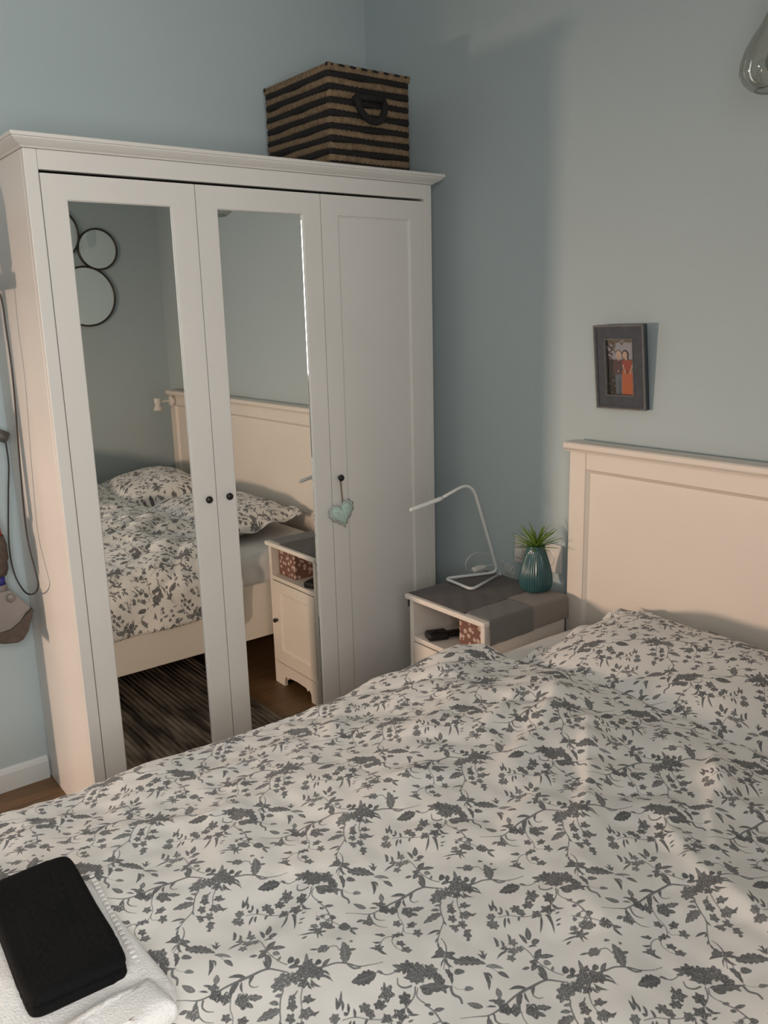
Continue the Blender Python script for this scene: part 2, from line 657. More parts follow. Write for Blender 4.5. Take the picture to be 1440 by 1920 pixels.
def window(name, axis, a0, a1, z0, z1, at, depth):
    root = struct(empty(name, ((at, (a0 + a1) / 2, z0) if axis == 'x' else ((a0 + a1) / 2, at, z0))))

    def bx(nm, u0, u1, w0, w1, d0, d1, m):
        if axis == 'x':
            return box(nm, at + d0, at + d1, u0, u1, w0, w1, m, root, 0.003)
        return box(nm, u0, u1, at + d0, at + d1, w0, w1, m, root, 0.003)
    s = 1 if depth > 0 else -1
    d0, d1 = sorted((0.02 * s, 0.07 * s))
    t = 0.05 if a1 - a0 > 1 else 0.04
    bx('window_frame', a0, a0 + t, z0, z1, d0, d1, M['white'])
    bx('window_frame', a1 - t, a1, z0, z1, d0, d1, M['white'])
    bx('window_frame', a0 + t, a1 - t, z0, z0 + t, d0, d1, M['white'])
    bx('window_frame', a0 + t, a1 - t, z1 - t, z1, d0, d1, M['white'])
    e0, e1 = sorted((0.04 * s, 0.046 * s))
    if a1 - a0 > 1:
        mid = (a0 + a1) / 2
        bx('mullion', mid - 0.025, mid + 0.025, z0 + t, z1 - t, d0, d1, M['white'])
        bx('pane', a0 + t, mid - 0.025, z0 + t, z1 - t, e0, e1, M['pane'])
        bx('pane', mid + 0.025, a1 - t, z0 + t, z1 - t, e0, e1, M['pane'])
    else:
        bx('pane', a0 + t, a1 - t, z0 + t, z1 - t, e0, e1, M['pane'])


window('window_1', 'y', -2.70, -1.60, 1.06, 2.26, YC, -0.1)
window('window_2', 'x', -0.32, 0.66, 0.45, 1.33, XD, -0.1)


def baseboard(name, axis, a0, a1, at, s):
    prof = [(0, 0), (0.013, 0), (0.013, 0.062), (0.009, 0.072), (0.004, 0.079), (0, 0.08)]
    if axis == 'x':   # runs along x, on a wall at y = at, sticking out by s
        o = prism(name, prof, lambda u, v: (a0, at + s * u, v), (a1 - a0, 0, 0), M['base'])
    else:
        o = prism(name, prof, lambda u, v: (at + s * u, a0, v), (0, a1 - a0, 0), M['base'])
    return struct(o)


baseboard('baseboard_back', 'x', XA, -1.336, -0.0005, -1)
baseboard('baseboard_right', 'y', -0.73, -0.002, XB - 0.0005, -1)
baseboard('baseboard_front', 'x', XD, -0.02, YC + 0.0005, 1)

# rug, only seen in the wardrobe mirrors: ribbed weave
nu, nv = 420, 24
xs = np.linspace(-2.25, -0.515, nu)
ys = np.linspace(-1.75, -0.56, nv)
X, Y = np.meshgrid(xs, ys, indexing='ij')
rib = 0.008 + 0.0010 * np.sin(X * 2 * PI / 0.021) + 0.001 * np.sin(X * 71)
edge = np.minimum.reduce([(X - xs[0]), (xs[-1] - X), (Y - ys[0]), (ys[-1] - Y)])
Z = np.where(edge < 1e-6, 0.001, rib)
tag(mesh_from_np('woven_rug', np.stack([X, Y, Z], -1).reshape(-1, 3), grid_faces(nu, nv), M['rug']),
    'dark brown striped woven rug on the floor beside the bed, seen in the wardrobe mirrors', 'rug')

# ------------------------------------------------------------------ wardrobe
WF = -0.4783   # front plane
WT = 1.9216    # carcass top
w = tag(empty('wardrobe', (-0.665, -0.24, 0)), 'white three-door wardrobe with two mirrored doors and a moulded top', 'wardrobe')
box('side_panel', -1.33, -1.308, WF + 0.022, -0.004, 0.0, WT, M['white'], w, 0.0015)
box('side_panel', -0.022, 0.0, WF + 0.022, -0.004, 0.0, WT, M['white'], w, 0.0015)
box('back_panel', -1.308, -0.022, -0.012, -0.006, 0.06, WT, M['gap'], w)
box('bottom_shelf', -1.308, -0.022, WF + 0.024, -0.013, 0.04, 0.058, M['gap'], w)
box('face_stile', -1.33, -1.2965, WF, WF + 0.021, 0.0, WT, M['white'], w, 0.002)
box('face_stile', -0.0335, 0.0, WF, WF + 0.021, 0.0, WT, M['white'], w, 0.002)
box('top_rail', -1.296, -0.034, WF + 0.0005, WF + 0.021, 1.874, WT, M['white'], w, 0.0015)
box('plinth', -1.296, -0.034, WF + 0.003, WF + 0.02, 0.0, 0.055, M['white'], w, 0.0015)
# cornice: stepped moulding mitred round three sides, then the top board
prof = [(0.0, 1.9222), (0.004, 1.9222), (0.007, 1.926), (0.015, 1.930), (0.024, 1.936), (0.029, 1.9405), (0.0295, 1.943), (0.034, 1.9445), (0.034, 1.9525), (0.031, 1.9545)]
V, F = [], []
for o_, z_ in prof:
    V += [(-1.33 - o_, -0.004, z_), (-1.33 - o_, WF - o_, z_), (0.0 + o_, WF - o_, z_), (0.0 + o_, -0.004, z_)]
for i in range(len(prof) - 1):
    for k in range(3):
        F.append((i * 4 + k, i * 4 + k + 1, i * 4 + 4 + k + 1, i * 4 + 4 + k))
L0 = (len(prof) - 1) * 4
F.append((L0, L0 + 1, L0 + 2, L0 + 3))
F.append((0, 3, 2, 1))
F.append(tuple(i * 4 for i in range(len(prof))))
F.append(tuple(i * 4 + 3 for i in range(len(prof)))[::-1])
bm = bmesh.new()
bv = [bm.verts.new(v) for v in V]
for f in F:
    bm.faces.new([bv[i] for i in f])
mesh_from_bm('cornice', bm, M['white'], w)

dz0, dz1 = 0.06, 1.866


def wardrobe_door(x0, x1, sl, sr, mirror, knob_x):
    """one frame-and-panel door; rails and stiles are one mesh with a recessed field"""
    g = 0.0013
    bm = bmesh.new()
    bx0, bx1 = x0 + g, x1 - g
    px0, px1, pz0, pz1 = bx0 + sl, bx1 - sr, dz0 + 0.07, 1.806
    yb = WF + 0.020
    rec = 0.010 if mirror else 0.006

    def ring(o, y):
        return [bm.verts.new(p) for p in ((px0 + o, y, pz0 + o), (px1 - o, y, pz0 + o), (px1 - o, y, pz1 - o), (px0 + o, y, pz1 - o))]
    outer = [bm.verts.new(p) for p in ((bx0, WF, dz0), (bx1, WF, dz0), (bx1, WF, dz1), (bx0, WF, dz1))]
    back = [bm.verts.new(p) for p in ((bx0, yb, dz0), (bx1, yb, dz0), (bx1, yb, dz1), (bx0, yb, dz1))]
    r1, r2, r3 = ring(0, WF), ring(0.003, WF + 0.004), ring(0.008 if not mirror else 0.0035, WF + rec)
    for a, b_ in ((outer, r1), (r1, r2), (r2, r3), (back, outer)):
        for k in range(4):
            bm.faces.new((a[k], a[(k + 1) % 4], b_[(k + 1) % 4], b_[k]))
    bm.faces.new(r3)
    bm.faces.new(back[::-1])
    d = mesh_from_bm('door', bm, M['white'], w)
    if mirror:
        q = 0.0037
        yy = WF + rec - 0.0012
        bmm = bmesh.new()
        bmm.faces.new([bmm.verts.new(p) for p in ((px0 + q, yy, pz0 + q), (px1 - q, yy, pz0 + q), (px1 - q, yy, pz1 - q), (px0 + q, yy, pz1 - q))])
        mesh_from_bm('mirror_pane', bmm, M['mirror'], d)
        if mirror > 1:   # added mirror strip, tilted to reflect the window as a bright line
            bmm = bmesh.new()
            bmm.faces.new([bmm.verts.new(p) for p in ((px1 - q - 0.0014, yy - 0.0002, pz0 + 0.02), (px1 - q, yy - 0.0012, pz0 + 0.02), (px1 - q, yy - 0.0012, pz1 - 0.02), (px1 - q - 0.0014, yy - 0.0002, pz1 - 0.02))])
            mesh_from_bm('mirror_glint_strip', bmm, M['bevel'], d)
    kn = lathe('knob', [(0.0, -0.022), (0.006, -0.0218), (0.010, -0.019), (0.0112, -0.015), (0.010, -0.011), (0.006, -0.008), (0.005, -0.0002), (0.0, 0.0)],
               (knob_x, WF, 0.972), M['black'], d, 20, axis='y')
    kn['label'] = 'round black knob'
    return d


wardrobe_door(-1.296, -0.8755, 0.0617, 0.068, True, -0.907)
wardrobe_door(-0.8755, -0.455, 0.0645, 0.062, 2, -0.839)
wardrobe_door(-0.455, -0.034, 0.0627, 0.0605, False, -0.425)

# ------------------------------------------------------------------ rope basket on the wardrobe
bx0, bx1, by0, by1, bz0, bz1 = -0.383, -0.052, -0.442, -0.05, 1.9565, 2.258
bk = tag(empty('rope_basket', ((bx0 + bx1) / 2, (by0 + by1) / 2, bz0)), 'tan and black striped rope basket with a flat lid, on top of the wardrobe', 'basket')
rows = 15
rh = (bz1 - bz0 - 0.02) / rows


def rope_loop(name, zc, ins, rad, mat, ph, turns=150, n=300):
    cx, cy = (bx0 + bx1) / 2, (by0 + by1) / 2
    hx, hy = (bx1 - bx0) / 2 - rad - ins, (by1 - by0) / 2 - rad - ins
    per = 4 * (hx + hy)
    V = np.zeros((n, 8, 3))
    for i in range(n):
        s = per * i / n
        if s < 2 * hx:
            p, nr = (-hx + s, -hy), (0, -1)
        elif s < 2 * hx + 2 * hy:
            p, nr = (hx, -hy + s - 2 * hx), (1, 0)
        elif s < 4 * hx + 2 * hy:
            p, nr = (hx - (s - 2 * hx - 2 * hy), hy), (0, 1)
        else:
            p, nr = (-hx, hy - (s - 4 * hx - 2 * hy)), (-1, 0)
        zw = 0.0016 * math.sin(s * 17 + ph) + 0.0012 * math.sin(s * 41 + ph * 2)
        for k in range(8):
            a = 2 * PI * k / 8
            rr = rad * (1 + 0.13 * math.sin(turns * 2 * PI * i / n / 2 + a * 2 + ph))
            V[i, k] = (cx + p[0] + nr[0] * rr * math.cos(a), cy + p[1] + nr[1] * rr * math.cos(a), zc + zw + 0.62 * rh / rad * rr * math.sin(a))
    F = []
    for i in range(n):
        for k in range(8):
            F.append((i * 8 + k, ((i + 1) % n) * 8 + k, ((i + 1) % n) * 8 + (k + 1) % 8, i * 8 + (k + 1) % 8))
    return mesh_from_np(name, V.reshape(-1, 3), np.array(F), mat, bk)


for r_ in range(rows):
    rope_loop('rope_band', bz0 + rh * (r_ + 0.5), 0.0, 0.0095, M['rope_d'] if r_ % 2 == 0 else M['rope_l'], r_ * 1.7)
bm = bmesh.new()
box_into(bm, bx0 + 0.012, bx1 - 0.012, by0 + 0.012, by1 - 0.012, bz0, bz1 - 0.022, 0.004)
mesh_from_bm('inner_box', bm, M['rope_d'], bk)
box('lid', bx0 + 0.001, bx1 - 0.001, by0 + 0.001, by1 - 0.001, bz1 - 0.021, bz1 - 0.006, M['rope_l'], bk, 0.004)
# the coiled rim of the lid: short tan and black pieces of rope in turn
for ax in range(2):
    Lr = (bx1 - bx0) if ax == 0 else (by1 - by0)
    for sd in (0, 1):
        npc = 15 if ax == 0 else 18
        for i in range(npc):
            s0, s1 = Lr * i / npc, Lr * (i + 1) / npc
            if ax == 0:
                yy = by0 + 0.008 if sd == 0 else by1 - 0.008
                p0, p1 = (bx0 + s0, yy, bz1 - 0.005), (bx0 + s1, yy, bz1 - 0.005)
            else:
                xx = bx0 + 0.008 if sd == 0 else bx1 - 0.008
                p0, p1 = (xx, by0 + s0, bz1 - 0.005), (xx, by0 + s1, bz1 - 0.005)
            pm = tuple((a + b) / 2 for a, b in zip(p0, p1))
            tube('rim_rope', np.array([p0, pm, p1]), [0.0062, 0.0075, 0.0062], M['rope_d'] if (i % 2 == 0 and ax == 0) else M['rope_l'], bk, 8)
hp = smooth_path([(-0.284, by0 + 0.004, 2.163), (-0.282, by0 - 0.012, 2.155), (-0.272, by0 - 0.018, 2.125), (-0.243, by0 - 0.02, 2.104), (-0.212, by0 - 0.02, 2.101),
                  (-0.187, by0 - 0.018, 2.117), (-0.172, by0 - 0.012, 2.152), (-0.168, by0 + 0.004, 2.166)], 6)
tube('handle', hp, 0.0115, M['rope_d'], bk, 10)['label'] = 'black rope carrying handle'
tube('handle_wrap', np.array([(-0.284, by0 - 0.005, 2.168), (-0.225, by0 - 0.008, 2.172), (-0.168, by0 - 0.005, 2.170)]), 0.010, M['rope_d'], bk, 10)

# ------------------------------------------------------------------ fabric heart hanging from the plain door's knob
hr = tag(empty('heart_ornament', (-0.428, WF - 0.02, 0.80)), 'mint green dotted fabric heart on twine, hanging from the plain wardrobe door knob', 'ornament')


def heart_pts(n, sc):
    out = []
    for i in range(n):
        t = 2 * PI * i / n
        x = 16 * math.sin(t) ** 3
        y = 13 * math.cos(t) - 5 * math.cos(2 * t) - 2 * math.cos(3 * t) - math.cos(4 * t)
        out.append((x / 17.0 * sc, y / 17.0 * sc))
    return out


ht = math.radians(14)
hc = (-0.428, WF - 0.016, 0.852)


def heart_mesh(name, sc, thick, mat, wav=0.0):
    n, m_ = 72, 9
    V, F = [], []
    for sgn in (-1, 1):
        b0 = len(V)
        for j in range(m_):
            f = j / (m_ - 1)
            for i, (x, y) in enumerate(heart_pts(n, sc)):
                wv_ = 1 + wav * math.sin(i * 2 * PI * 18 / n) * f ** 6
                xx, yy = x * (1 - f * 1.0 + f) * f * wv_, y * f * wv_ - 0.0
                d_ = thick * math.sqrt(max(0.0, 1 - f ** 2.6))
                xr, zr = xx * math.cos(ht) - yy * math.sin(ht), xx * math.sin(ht) + yy * math.cos(ht)
                V.append((hc[0] + xr, hc[1] + sgn * d_, hc[2] + zr))
        for j in range(m_ - 1):
            for i in range(n):
                F.append((b0 + j * n + i, b0 + j * n + (i + 1) % n, b0 + (j + 1) * n + (i + 1) % n, b0 + (j + 1) * n + i))
    bm = bmesh.new()
    vv = [bm.verts.new(v) for v in V]
    for f in F:
        bm.faces.new([vv[i] for i in f])
    bmesh.ops.remove_doubles(bm, verts=bm.verts, dist=1e-5)
    return mesh_from_bm(name, bm, mat, hr, True)


heart_mesh('heart', 0.046, 0.012, M['heart'])
heart_mesh('lace_edge', 0.055, 0.002, M['lace'], 0.06)['label'] = 'pale scalloped lace edge'
tube('twine', np.array([(-0.4275, WF - 0.010, 0.965), (-0.426, WF - 0.013, 0.93), (-0.423, WF - 0.015, 0.872)]), 0.0016, M['twine'], hr, 6)
tube('twine', np.array([(-0.4225, WF - 0.010, 0.965), (-0.423, WF - 0.013, 0.93), (-0.420, WF - 0.015, 0.872)]), 0.0016, M['twine'], hr, 6)

# ------------------------------------------------------------------ bed
XH = 0.032     # front of the headboard frame
HY0, HY1 = -1.078, -2.815
RY = -1.118    # outer face of the side rail towards the wardrobe
bed = tag(empty('bed', (-1.0, -1.95, 0)), 'cream painted wooden double bed with a panelled headboard', 'bed')
hb = box('headboard', XH + 0.012, XH + 0.040, HY1 + 0.005, HY0 - 0.005, 0.18, 1.06, M['cream'], bed)
box('stile', XH, XH + 0.045, HY0 - 0.062, HY0, 0.0, 1.075, M['cream'], hb, 0.003)
box('stile', XH, XH + 0.045, HY1, HY1 + 0.062, 0.0, 1.075, M['cream'], hb, 0.003)
box('top_rail', XH + 0.0007, XH + 0.044, HY1 + 0.0625, HY0 - 0.0625, 1.022, 1.075, M['cream'], hb, 0.003)
box('bottom_rail', XH + 0.0007, XH + 0.044, HY1 + 0.0625, HY0 - 0.0625, 0.30, 0.40, M['cream'], hb, 0.003)
# inner bead round the sunk panel
bead = [(0.0, 0.0), (0.010, 0.0), (0.0, 0.010)]
for zz, s_ in ((1.022, -1), (0.40, 1)):
    prism('bead', bead, lambda u, v, zz=zz, s_=s_: (XH + 0.012 - v, HY1 + 0.0625, zz + s_ * u), (0, HY0 - HY1 - 0.125, 0), M['cream'], hb)
for yy, s_ in ((HY0 - 0.0625, -1), (HY1 + 0.0625, 1)):
    prism('bead', bead, lambda u, v, yy=yy, s_=s_: (XH + 0.012 - v, yy + s_ * u, 0.40), (0, 0, 0.622), M['cream'], hb)
cap = [(-0.010, 1.0755), (-0.012, 1.080), (-0.018, 1.0845), (-0.020, 1.088), (-0.020, 1.100), (-0.016, 1.104), (0.045, 1.104), (0.045, 1.0755)]
prism('cap_rail', cap, lambda u, v: (XH + u, HY1 - 0.010, v), (0, HY0 - HY1 + 0.02, 0), M['cream'], hb)
box('side_rail', -2.06, XH - 0.002, RY - 0.026, RY, 0.20, 0.432, M['cream'], bed, 0.003)
box('side_rail', -2.06, XH - 0.002, HY1 + 0.005, HY1 + 0.031, 0.20, 0.432, M['cream'], bed, 0.003)
box('foot_rail', -2.095, -2.062, HY1 + 0.002, RY + 0.003, 0.20, 0.45, M['cream'], bed, 0.003)
for yy in (RY - 0.05, HY1 + 0.004):
    box('leg', -2.11, -2.055, yy, yy + 0.048, 0.0, 0.20, M['cream'], bed, 0.003)
for i in range(14):
    xx = -1.98 + i * 0.142
    box('slat', xx, xx + 0.07, HY1 + 0.034, RY - 0.029, 0.262, 0.28, M['cream'], bed)

# mattress in its white sheet: soft-edged slab with slightly wavy sides
mx0, mx1, my0, my1, mz0, mz1 = -2.045, 0.022, HY1 + 0.035, RY - 0.030, 0.284, 0.546
nA, nZ = 260, 24
ang = np.linspace(0, 2 * PI, nA, endpoint=False)
cx, cy, hx, hy = (mx0 + mx1) / 2, (my0 + my1) / 2, (mx1 - mx0) / 2, (my1 - my0) / 2
e = 0.06
ux, uy = np.sign(np.cos(ang)) * np.abs(np.cos(ang)) ** e, np.sign(np.sin(ang)) * np.abs(np.sin(ang)) ** e
V = []
rowsV = []
zs, ins = [], []
for k in range(10):
    zs.append(mz0 + (mz1 - mz0 - 0.05) * k / 9)
    ins.append(0.004 * math.sin(PI * k / 9) * -1)
for k in range(1, 9):
    a = PI / 2 * k / 8
    zs.append(mz1 - 0.05 + 0.05 * math.sin(a))
    ins.append(0.05 * (1 - math.cos(a)))
for k in range(1, 5):
    zs.append(mz1 + 0.002 * k)
    ins.append(0.05 + 0.2 * k * k / 4)
ins_fold = wave_sum(waves(3, 6, 8, 30), cx + hx * ux * 3, cy + hy * uy * 3) * 0.0022
for z_, i_ in zip(zs, ins):
    rowsV.append(np.stack([cx + (hx - i_) * ux + ins_fold * ux, cy + (hy - i_) * uy + ins_fold * uy * (z_ < mz1), np.full(nA, z_)], -1))
V = np.concatenate(rowsV)
nR = len(zs)
F = []
for i in range(nR - 1):
    for k in range(nA):
        F.append((i * nA + k, i * nA + (k + 1) % nA, (i + 1) * nA + (k + 1) % nA, (i + 1) * nA + k))
F = F + [tuple(range((nR - 1) * nA, nR * nA))]
tag(faces_obj('mattress', V, F, M['sheet']), 'mattress in a plain white sheet, showing at the head of the bed', 'mattress')

# ------------------------------------------------------------------ the printed sprigs: one repeat of the pattern as an edge field
TX, TY = 0.278, 0.250


def bed_pt(px, py, z=0.655):
    d = CF + (px - 720) / FPX * CR - (py - 960) / FPX * CU
    t = (z - CAM[2]) / d[2]
    p = CAM + t * d
    return (p[0], p[1])


_fr = {'a': (560, 1560), 'b': (800, 1560)}   # two studied areas of the print


def q2(fr, p):
    o = _fr[fr]
    return bed_pt(o[0] + p[0] / 4.5, o[1] + p[1] / 4.5)


SH = []   # (polygon in metres, tone, kind)


def leaf(fr, b, t, wd, bend=0.0, serr=0, tone=0.75):
    b, t = np.array(b, float), np.array(t, float)
    ax = t - b
    L = np.linalg.norm(ax)
    nrm = np.array((-ax[1], ax[0])) / L
    up_, dn = [], []
    N = 18 if serr else 11
    for i in range(N + 1):
        s = i / N
        hw = wd * (math.sin(PI * min(1, s ** 0.8))) ** 0.85
        if serr:
            hw *= 0.72 + 0.42 * abs(math.sin(PI * s * serr))
        hw = max(hw, 1.2)
        c = b + ax * s + nrm * bend * math.sin(PI * s)
        up_.append(c + nrm * hw)
        dn.append(c - nrm * hw)
    SH.append(([q2(fr, p) for p in up_ + dn[::-1]], tone, 'leaf', (q2(fr, b), q2(fr, t))))


def stroke(fr, pts, w0, w1=None, tone=0.8):
    w1 = w0 if w1 is None else w1
    P = smooth_path([(x, y, 0) for x, y in pts], 6)[:, :2]
    T = np.gradient(P, axis=0)
    T /= np.linalg.norm(T, axis=1, keepdims=True) + 1e-9
    Nn = np.stack([-T[:, 1], T[:, 0]], 1)
    W = 0.72 * np.linspace(w0, w1, len(P))[:, None]
    W = np.maximum(W, 2.0)
    tone = tone * 0.8
    up_, dn = P + Nn * W, P - Nn * W
    SH.append(([q2(fr, p) for p in list(up_) + list(dn[::-1])], tone, 'stroke', None))


def bloom(fr, c, rx, ry=None, lobes=7, depth=0.16, rot=0.0, tone=0.6):
    ry = rx if ry is None else ry
    pts = []
    for i in range(56):
        a = 2 * PI * i / 56
        r = 1 + depth * math.cos(lobes * a + rot * 3) + 0.06 * math.sin(3 * a + rot)
        pts.append((c[0] + rx * r * math.cos(a) * math.cos(rot) - ry * r * math.sin(a) * math.sin(rot),
                    c[1] + rx * r * math.cos(a) * math.sin(rot) + ry * r * math.sin(a) * math.cos(rot)))
    SH.append(([q2(fr, p) for p in pts], tone, 'bloom', (q2(fr, c), lobes)))


# -- bouquet
bloom('b', (262, 350), 72, 52, 9, 0.14, 0.1, 0.62)
bloom('b', (95, 425), 72, 48, 8, 0.16, -0.5, 0.5)
bloom('b', (178, 398), 46, 34, 6, 0.2, 0.2, 0.6)
bloom('b', (345, 370), 46, 34, 6, 0.2, 0.4, 0.7)
bloom('b', (125, 288), 24, 22, 3, 0.06, 0, 0.85)
bloom('b', (174, 298), 19, 20, 3, 0.06, 0, 0.85)
bloom('b', (335, 305), 22, 18, 3, 0.06, 0, 0.9)
leaf('b', (250, 320), (228, 240), 14, 0, 0, 0.6)
leaf('b', (370, 330), (418, 286), 15, 0, 0, 0.75)
leaf('b', (120, 335), (200, 330), 12, -6)
leaf('b', (255, 300), (290, 282), 8)
bloom('b', (255, 425), 36, 28, 5, 0.2, 0, 0.7)
for p0, p1, bd in (((320, 380), (480, 428), -14), ((330, 395), (455, 405), -10), ((300, 400), (402, 452), 12), ((310, 410), (345, 455), 8), ((360, 360), (450, 395), -10), ((290, 420), (330, 462), 8)):
    leaf('b', p0, p1, 6.5, bd)
stroke('b', [(300, 345), (390, 335), (470, 315), (560, 318), (650, 332), (740, 318), (820, 295)], 7, 2.5)
stroke('b', [(560, 322), (610, 345), (660, 340)], 9, 5, 0.6)
leaf('b', (545, 312), (485, 178), 40, 6, 5, 0.62)
leaf('b', (540, 312), (545, 215), 16, -5, 3, 0.7)
bloom('b', (345, 217), 44, 25, 6, 0.12, 0, 0.5)
leaf('b', (305, 215), (240, 215), 6)
stroke('b', [(385, 208), (440, 206), (475, 235)], 4, 3, 0.6)
bloom('b', (450, 156), 20, 8, 3, 0.2, 0, 0.6)
bloom('b', (545, 172), 12, 8, 3, 0.2, 0, 0.5)
leaf('b', (545, 232), (597, 220), 9)
# -- florets below the bouquet
for c, r, rt, tn in (((208, 560), 36, 0.3, 0.72), ((312, 522), 33, 0, 0.7), ((215, 632), 36, 0.6, 0.66), ((322, 607), 46, 0.1, 0.52), ((240, 712), 32, 0.9, 0.58), ((300, 685), 38, 0.4, 0.55), ((345, 768), 36, 0.7, 0.62), ((195, 515), 24, 0, 0.68), ((352, 808), 16, 0, 0.7)):
    bloom('b', c, r, r * 0.72, 5, 0.24, rt, tn)
leaf('b', (330, 535), (375, 520), 8)
leaf('b', (350, 610), (425, 590), 9, 8)
leaf('b', (310, 745), (385, 740), 8, -6)
leaf('b', (340, 580), (400, 625), 9)
leaf('b', (235, 700), (180, 690), 8)
stroke('b', [(255, 440), (262, 520), (290, 590), (310, 690), (345, 770)], 4, 3, 0.6)
stroke('b', [(225, 470), (200, 520)], 4, 8, 0.7)
# -- hanging stem with leaves
stroke('b', [(120, 470), (112, 520), (125, 590), (142, 650), (112, 740), (92, 830), (108, 890)], 6, 4, 0.6)
leaf('b', (120, 580), (-30, 655), 30, 8, 4, 0.62)
leaf('b', (105, 550), (30, 545), 13, 6, 0, 0.6)
leaf('b', (120, 500), (60, 505), 10, 0, 0, 0.55)
leaf('b', (110, 728), (0, 768), 10, 6)
leaf('b', (135, 640), (170, 690), 6)
leaf('b', (110, 740), (75, 775), 6)
leaf('b', (90, 800), (70, 840), 6)
# -- winged flower with the plume
bloom('b', (112, 915), 36, 34, 4, 0.15, 0.3, 0.7)
stroke('b', [(118, 800), (150, 840), (165, 890), (160, 935)], 3, 7)
leaf('b', (100, 880), (92, 830), 8)
leaf('b', (150, 950), (30, 955), 15, 14)
leaf('b', (150, 945), (245, 930), 19, -6, 2)
leaf('b', (165, 955), (270, 1000), 12, -10)
leaf('b', (150, 960), (225, 1040), 9, 14)
leaf('b', (150, 960), (120, 1035), 6, 8)
stroke('b', [(150, 950), (150, 1000), (140, 1050)], 3, 3)
stroke('b', [(160, 955), (180, 1010), (190, 1050)], 3, 3)
leaf('b', (225, 1000), (500, 1022), 40, -14, 6, 0.72)
leaf('b', (250, 990), (420, 985), 14, -6, 4, 0.8)
for p0, p1, bd in (((480, 985), (440, 900), 14), ((485, 985), (480, 905), -8), ((490, 985), (515, 930), -10), ((470, 980), (420, 935), 10)):
    leaf('b', p0, p1, 7, bd)
leaf('b', (500, 1038), (655, 1052), 15, -8, 0, 0.35)
leaf('b', (600, 1082), (700, 1130), 18, -6)
stroke('b', [(500, 1042), (560, 1060), (610, 1088)], 3, 2, 0.4)
leaf('b', (480, 1090), (527, 1232), 17, -20)
leaf('b', (500, 1092), (555, 1150), 8, -14)
bloom('b', (272, 1080), 44, 22, 3, 0.1, 0.1, 0.68)
leaf('b', (155, 1045), (215, 1175), 20, -18, 3, 0.75)
stroke('b', [(200, 1185), (222, 1250), (280, 1285), (300, 1335)], 14, 10, 0.72)
bloom('b', (355, 1216), 38, 18, 3, 0.1, 0, 0.45)
stroke('b', [(215, 1185), (260, 1212), (315, 1220)], 2.5, 2.5, 0.5)
bloom('a', (1110, 1070), 72, 58, 8, 0.15, 0.4, 0.6)
bloom('a', (1185, 1145), 44, 62, 7, 0.14, -0.4, 0.66)
leaf('a', (1180, 1160), (1250, 1245), 20, 0, 3)
leaf('a', (990, 1102), (910, 1020), 17, 5)
leaf('a', (1010, 1108), (875, 1110), 15, -5)
leaf('a', (1075, 1060), (1015, 1045), 11)
# -- large flower
bloom('b', (1082, 358), 76, 58, 10, 0.11, 0.3, 0.62)
bloom('b', (1000, 325), 56, 38, 7, 0.18, 0.2, 0.74)
leaf('b', (985, 340), (885, 312), 13, 4)
leaf('b', (960, 350), (905, 345), 8)
stroke('b', [(945, 385), (960, 425), (1010, 440), (1062, 428)], 4, 8, 0.7)
leaf('b', (1120, 435), (1355, 438), 24, 12, 4, 0.76)
leaf('b', (1140, 450), (1245, 420), 12, -6)
leaf('b', (1140, 455), (1230, 480), 12, 6)
stroke('b', [(920, 355), (860, 375), (800, 362), (760, 378)], 4, 4, 0.62)
leaf('b', (835, 372), (785, 352), 8)
leaf('b', (785, 380), (612, 425), 40, 4, 5, 0.85)
# -- florets hanging to the side of it
stroke('b', [(1090, 430), (1092, 500), (1040, 570), (1000, 600)], 5, 4)
stroke('b', [(1110, 440), (1115, 490), (1170, 530)], 4, 3)
bloom('b', (1032, 508), 48, 36, 6, 0.2, 0.6, 0.7)
bloom('b', (888, 478), 52, 40, 5, 0.26, 0.2, 0.62)
leaf('b', (870, 460), (852, 415), 9)
bloom('b', (855, 542), 44, 28, 6, 0.18, 0.1, 0.66)
bloom('b', (752, 568), 44, 30, 6, 0.2, 0.3, 0.58)
bloom('b', (800, 600), 34, 24, 5, 0.2, 0.5, 0.62)
bloom('b', (1020, 600), 56, 32, 5, 0.26, 0.3, 0.68)
bloom('b', (930, 620), 40, 20, 5, 0.25, 0.5, 0.66)
stroke('b', [(1000, 600), (900, 628), (800, 632), (690, 622), (600, 640)], 4, 3.5, 0.6)
bloom('b', (542, 632), 36, 26, 6, 0.18, 0, 0.52)
bloom('b', (558, 700), 52, 36, 7, 0.15, 0.2, 0.5)
for p0, p1 in (((545, 585), (520, 515)), ((555, 580), (552, 480)), ((590, 590), (568, 530)), ((635, 605), (615, 545)), ((690, 625), (665, 572)), ((600, 598), (640, 607)), ((665, 640), (662, 725)), ((690, 640), (705, 695)), ((785, 630), (780, 672))):
    leaf('b', p0, p1, 9.5, 5)
for p0, p1, bd in (((965, 640), (960, 770), -8), ((1005, 635), (1082, 775), -14), ((1000, 640), (1060, 690), -10), ((1060, 560), (1110, 590), 8), ((930, 640), (885, 650), 4)):
    leaf('b', p0, p1, 10, bd)
for p0, p1 in (((1085, 640), (1130, 625)), ((1090, 695), (1140, 675)), ((1095, 722), (1135, 712)), ((1080, 600), (1165, 600))):
    leaf('b', p0, p1, 6)
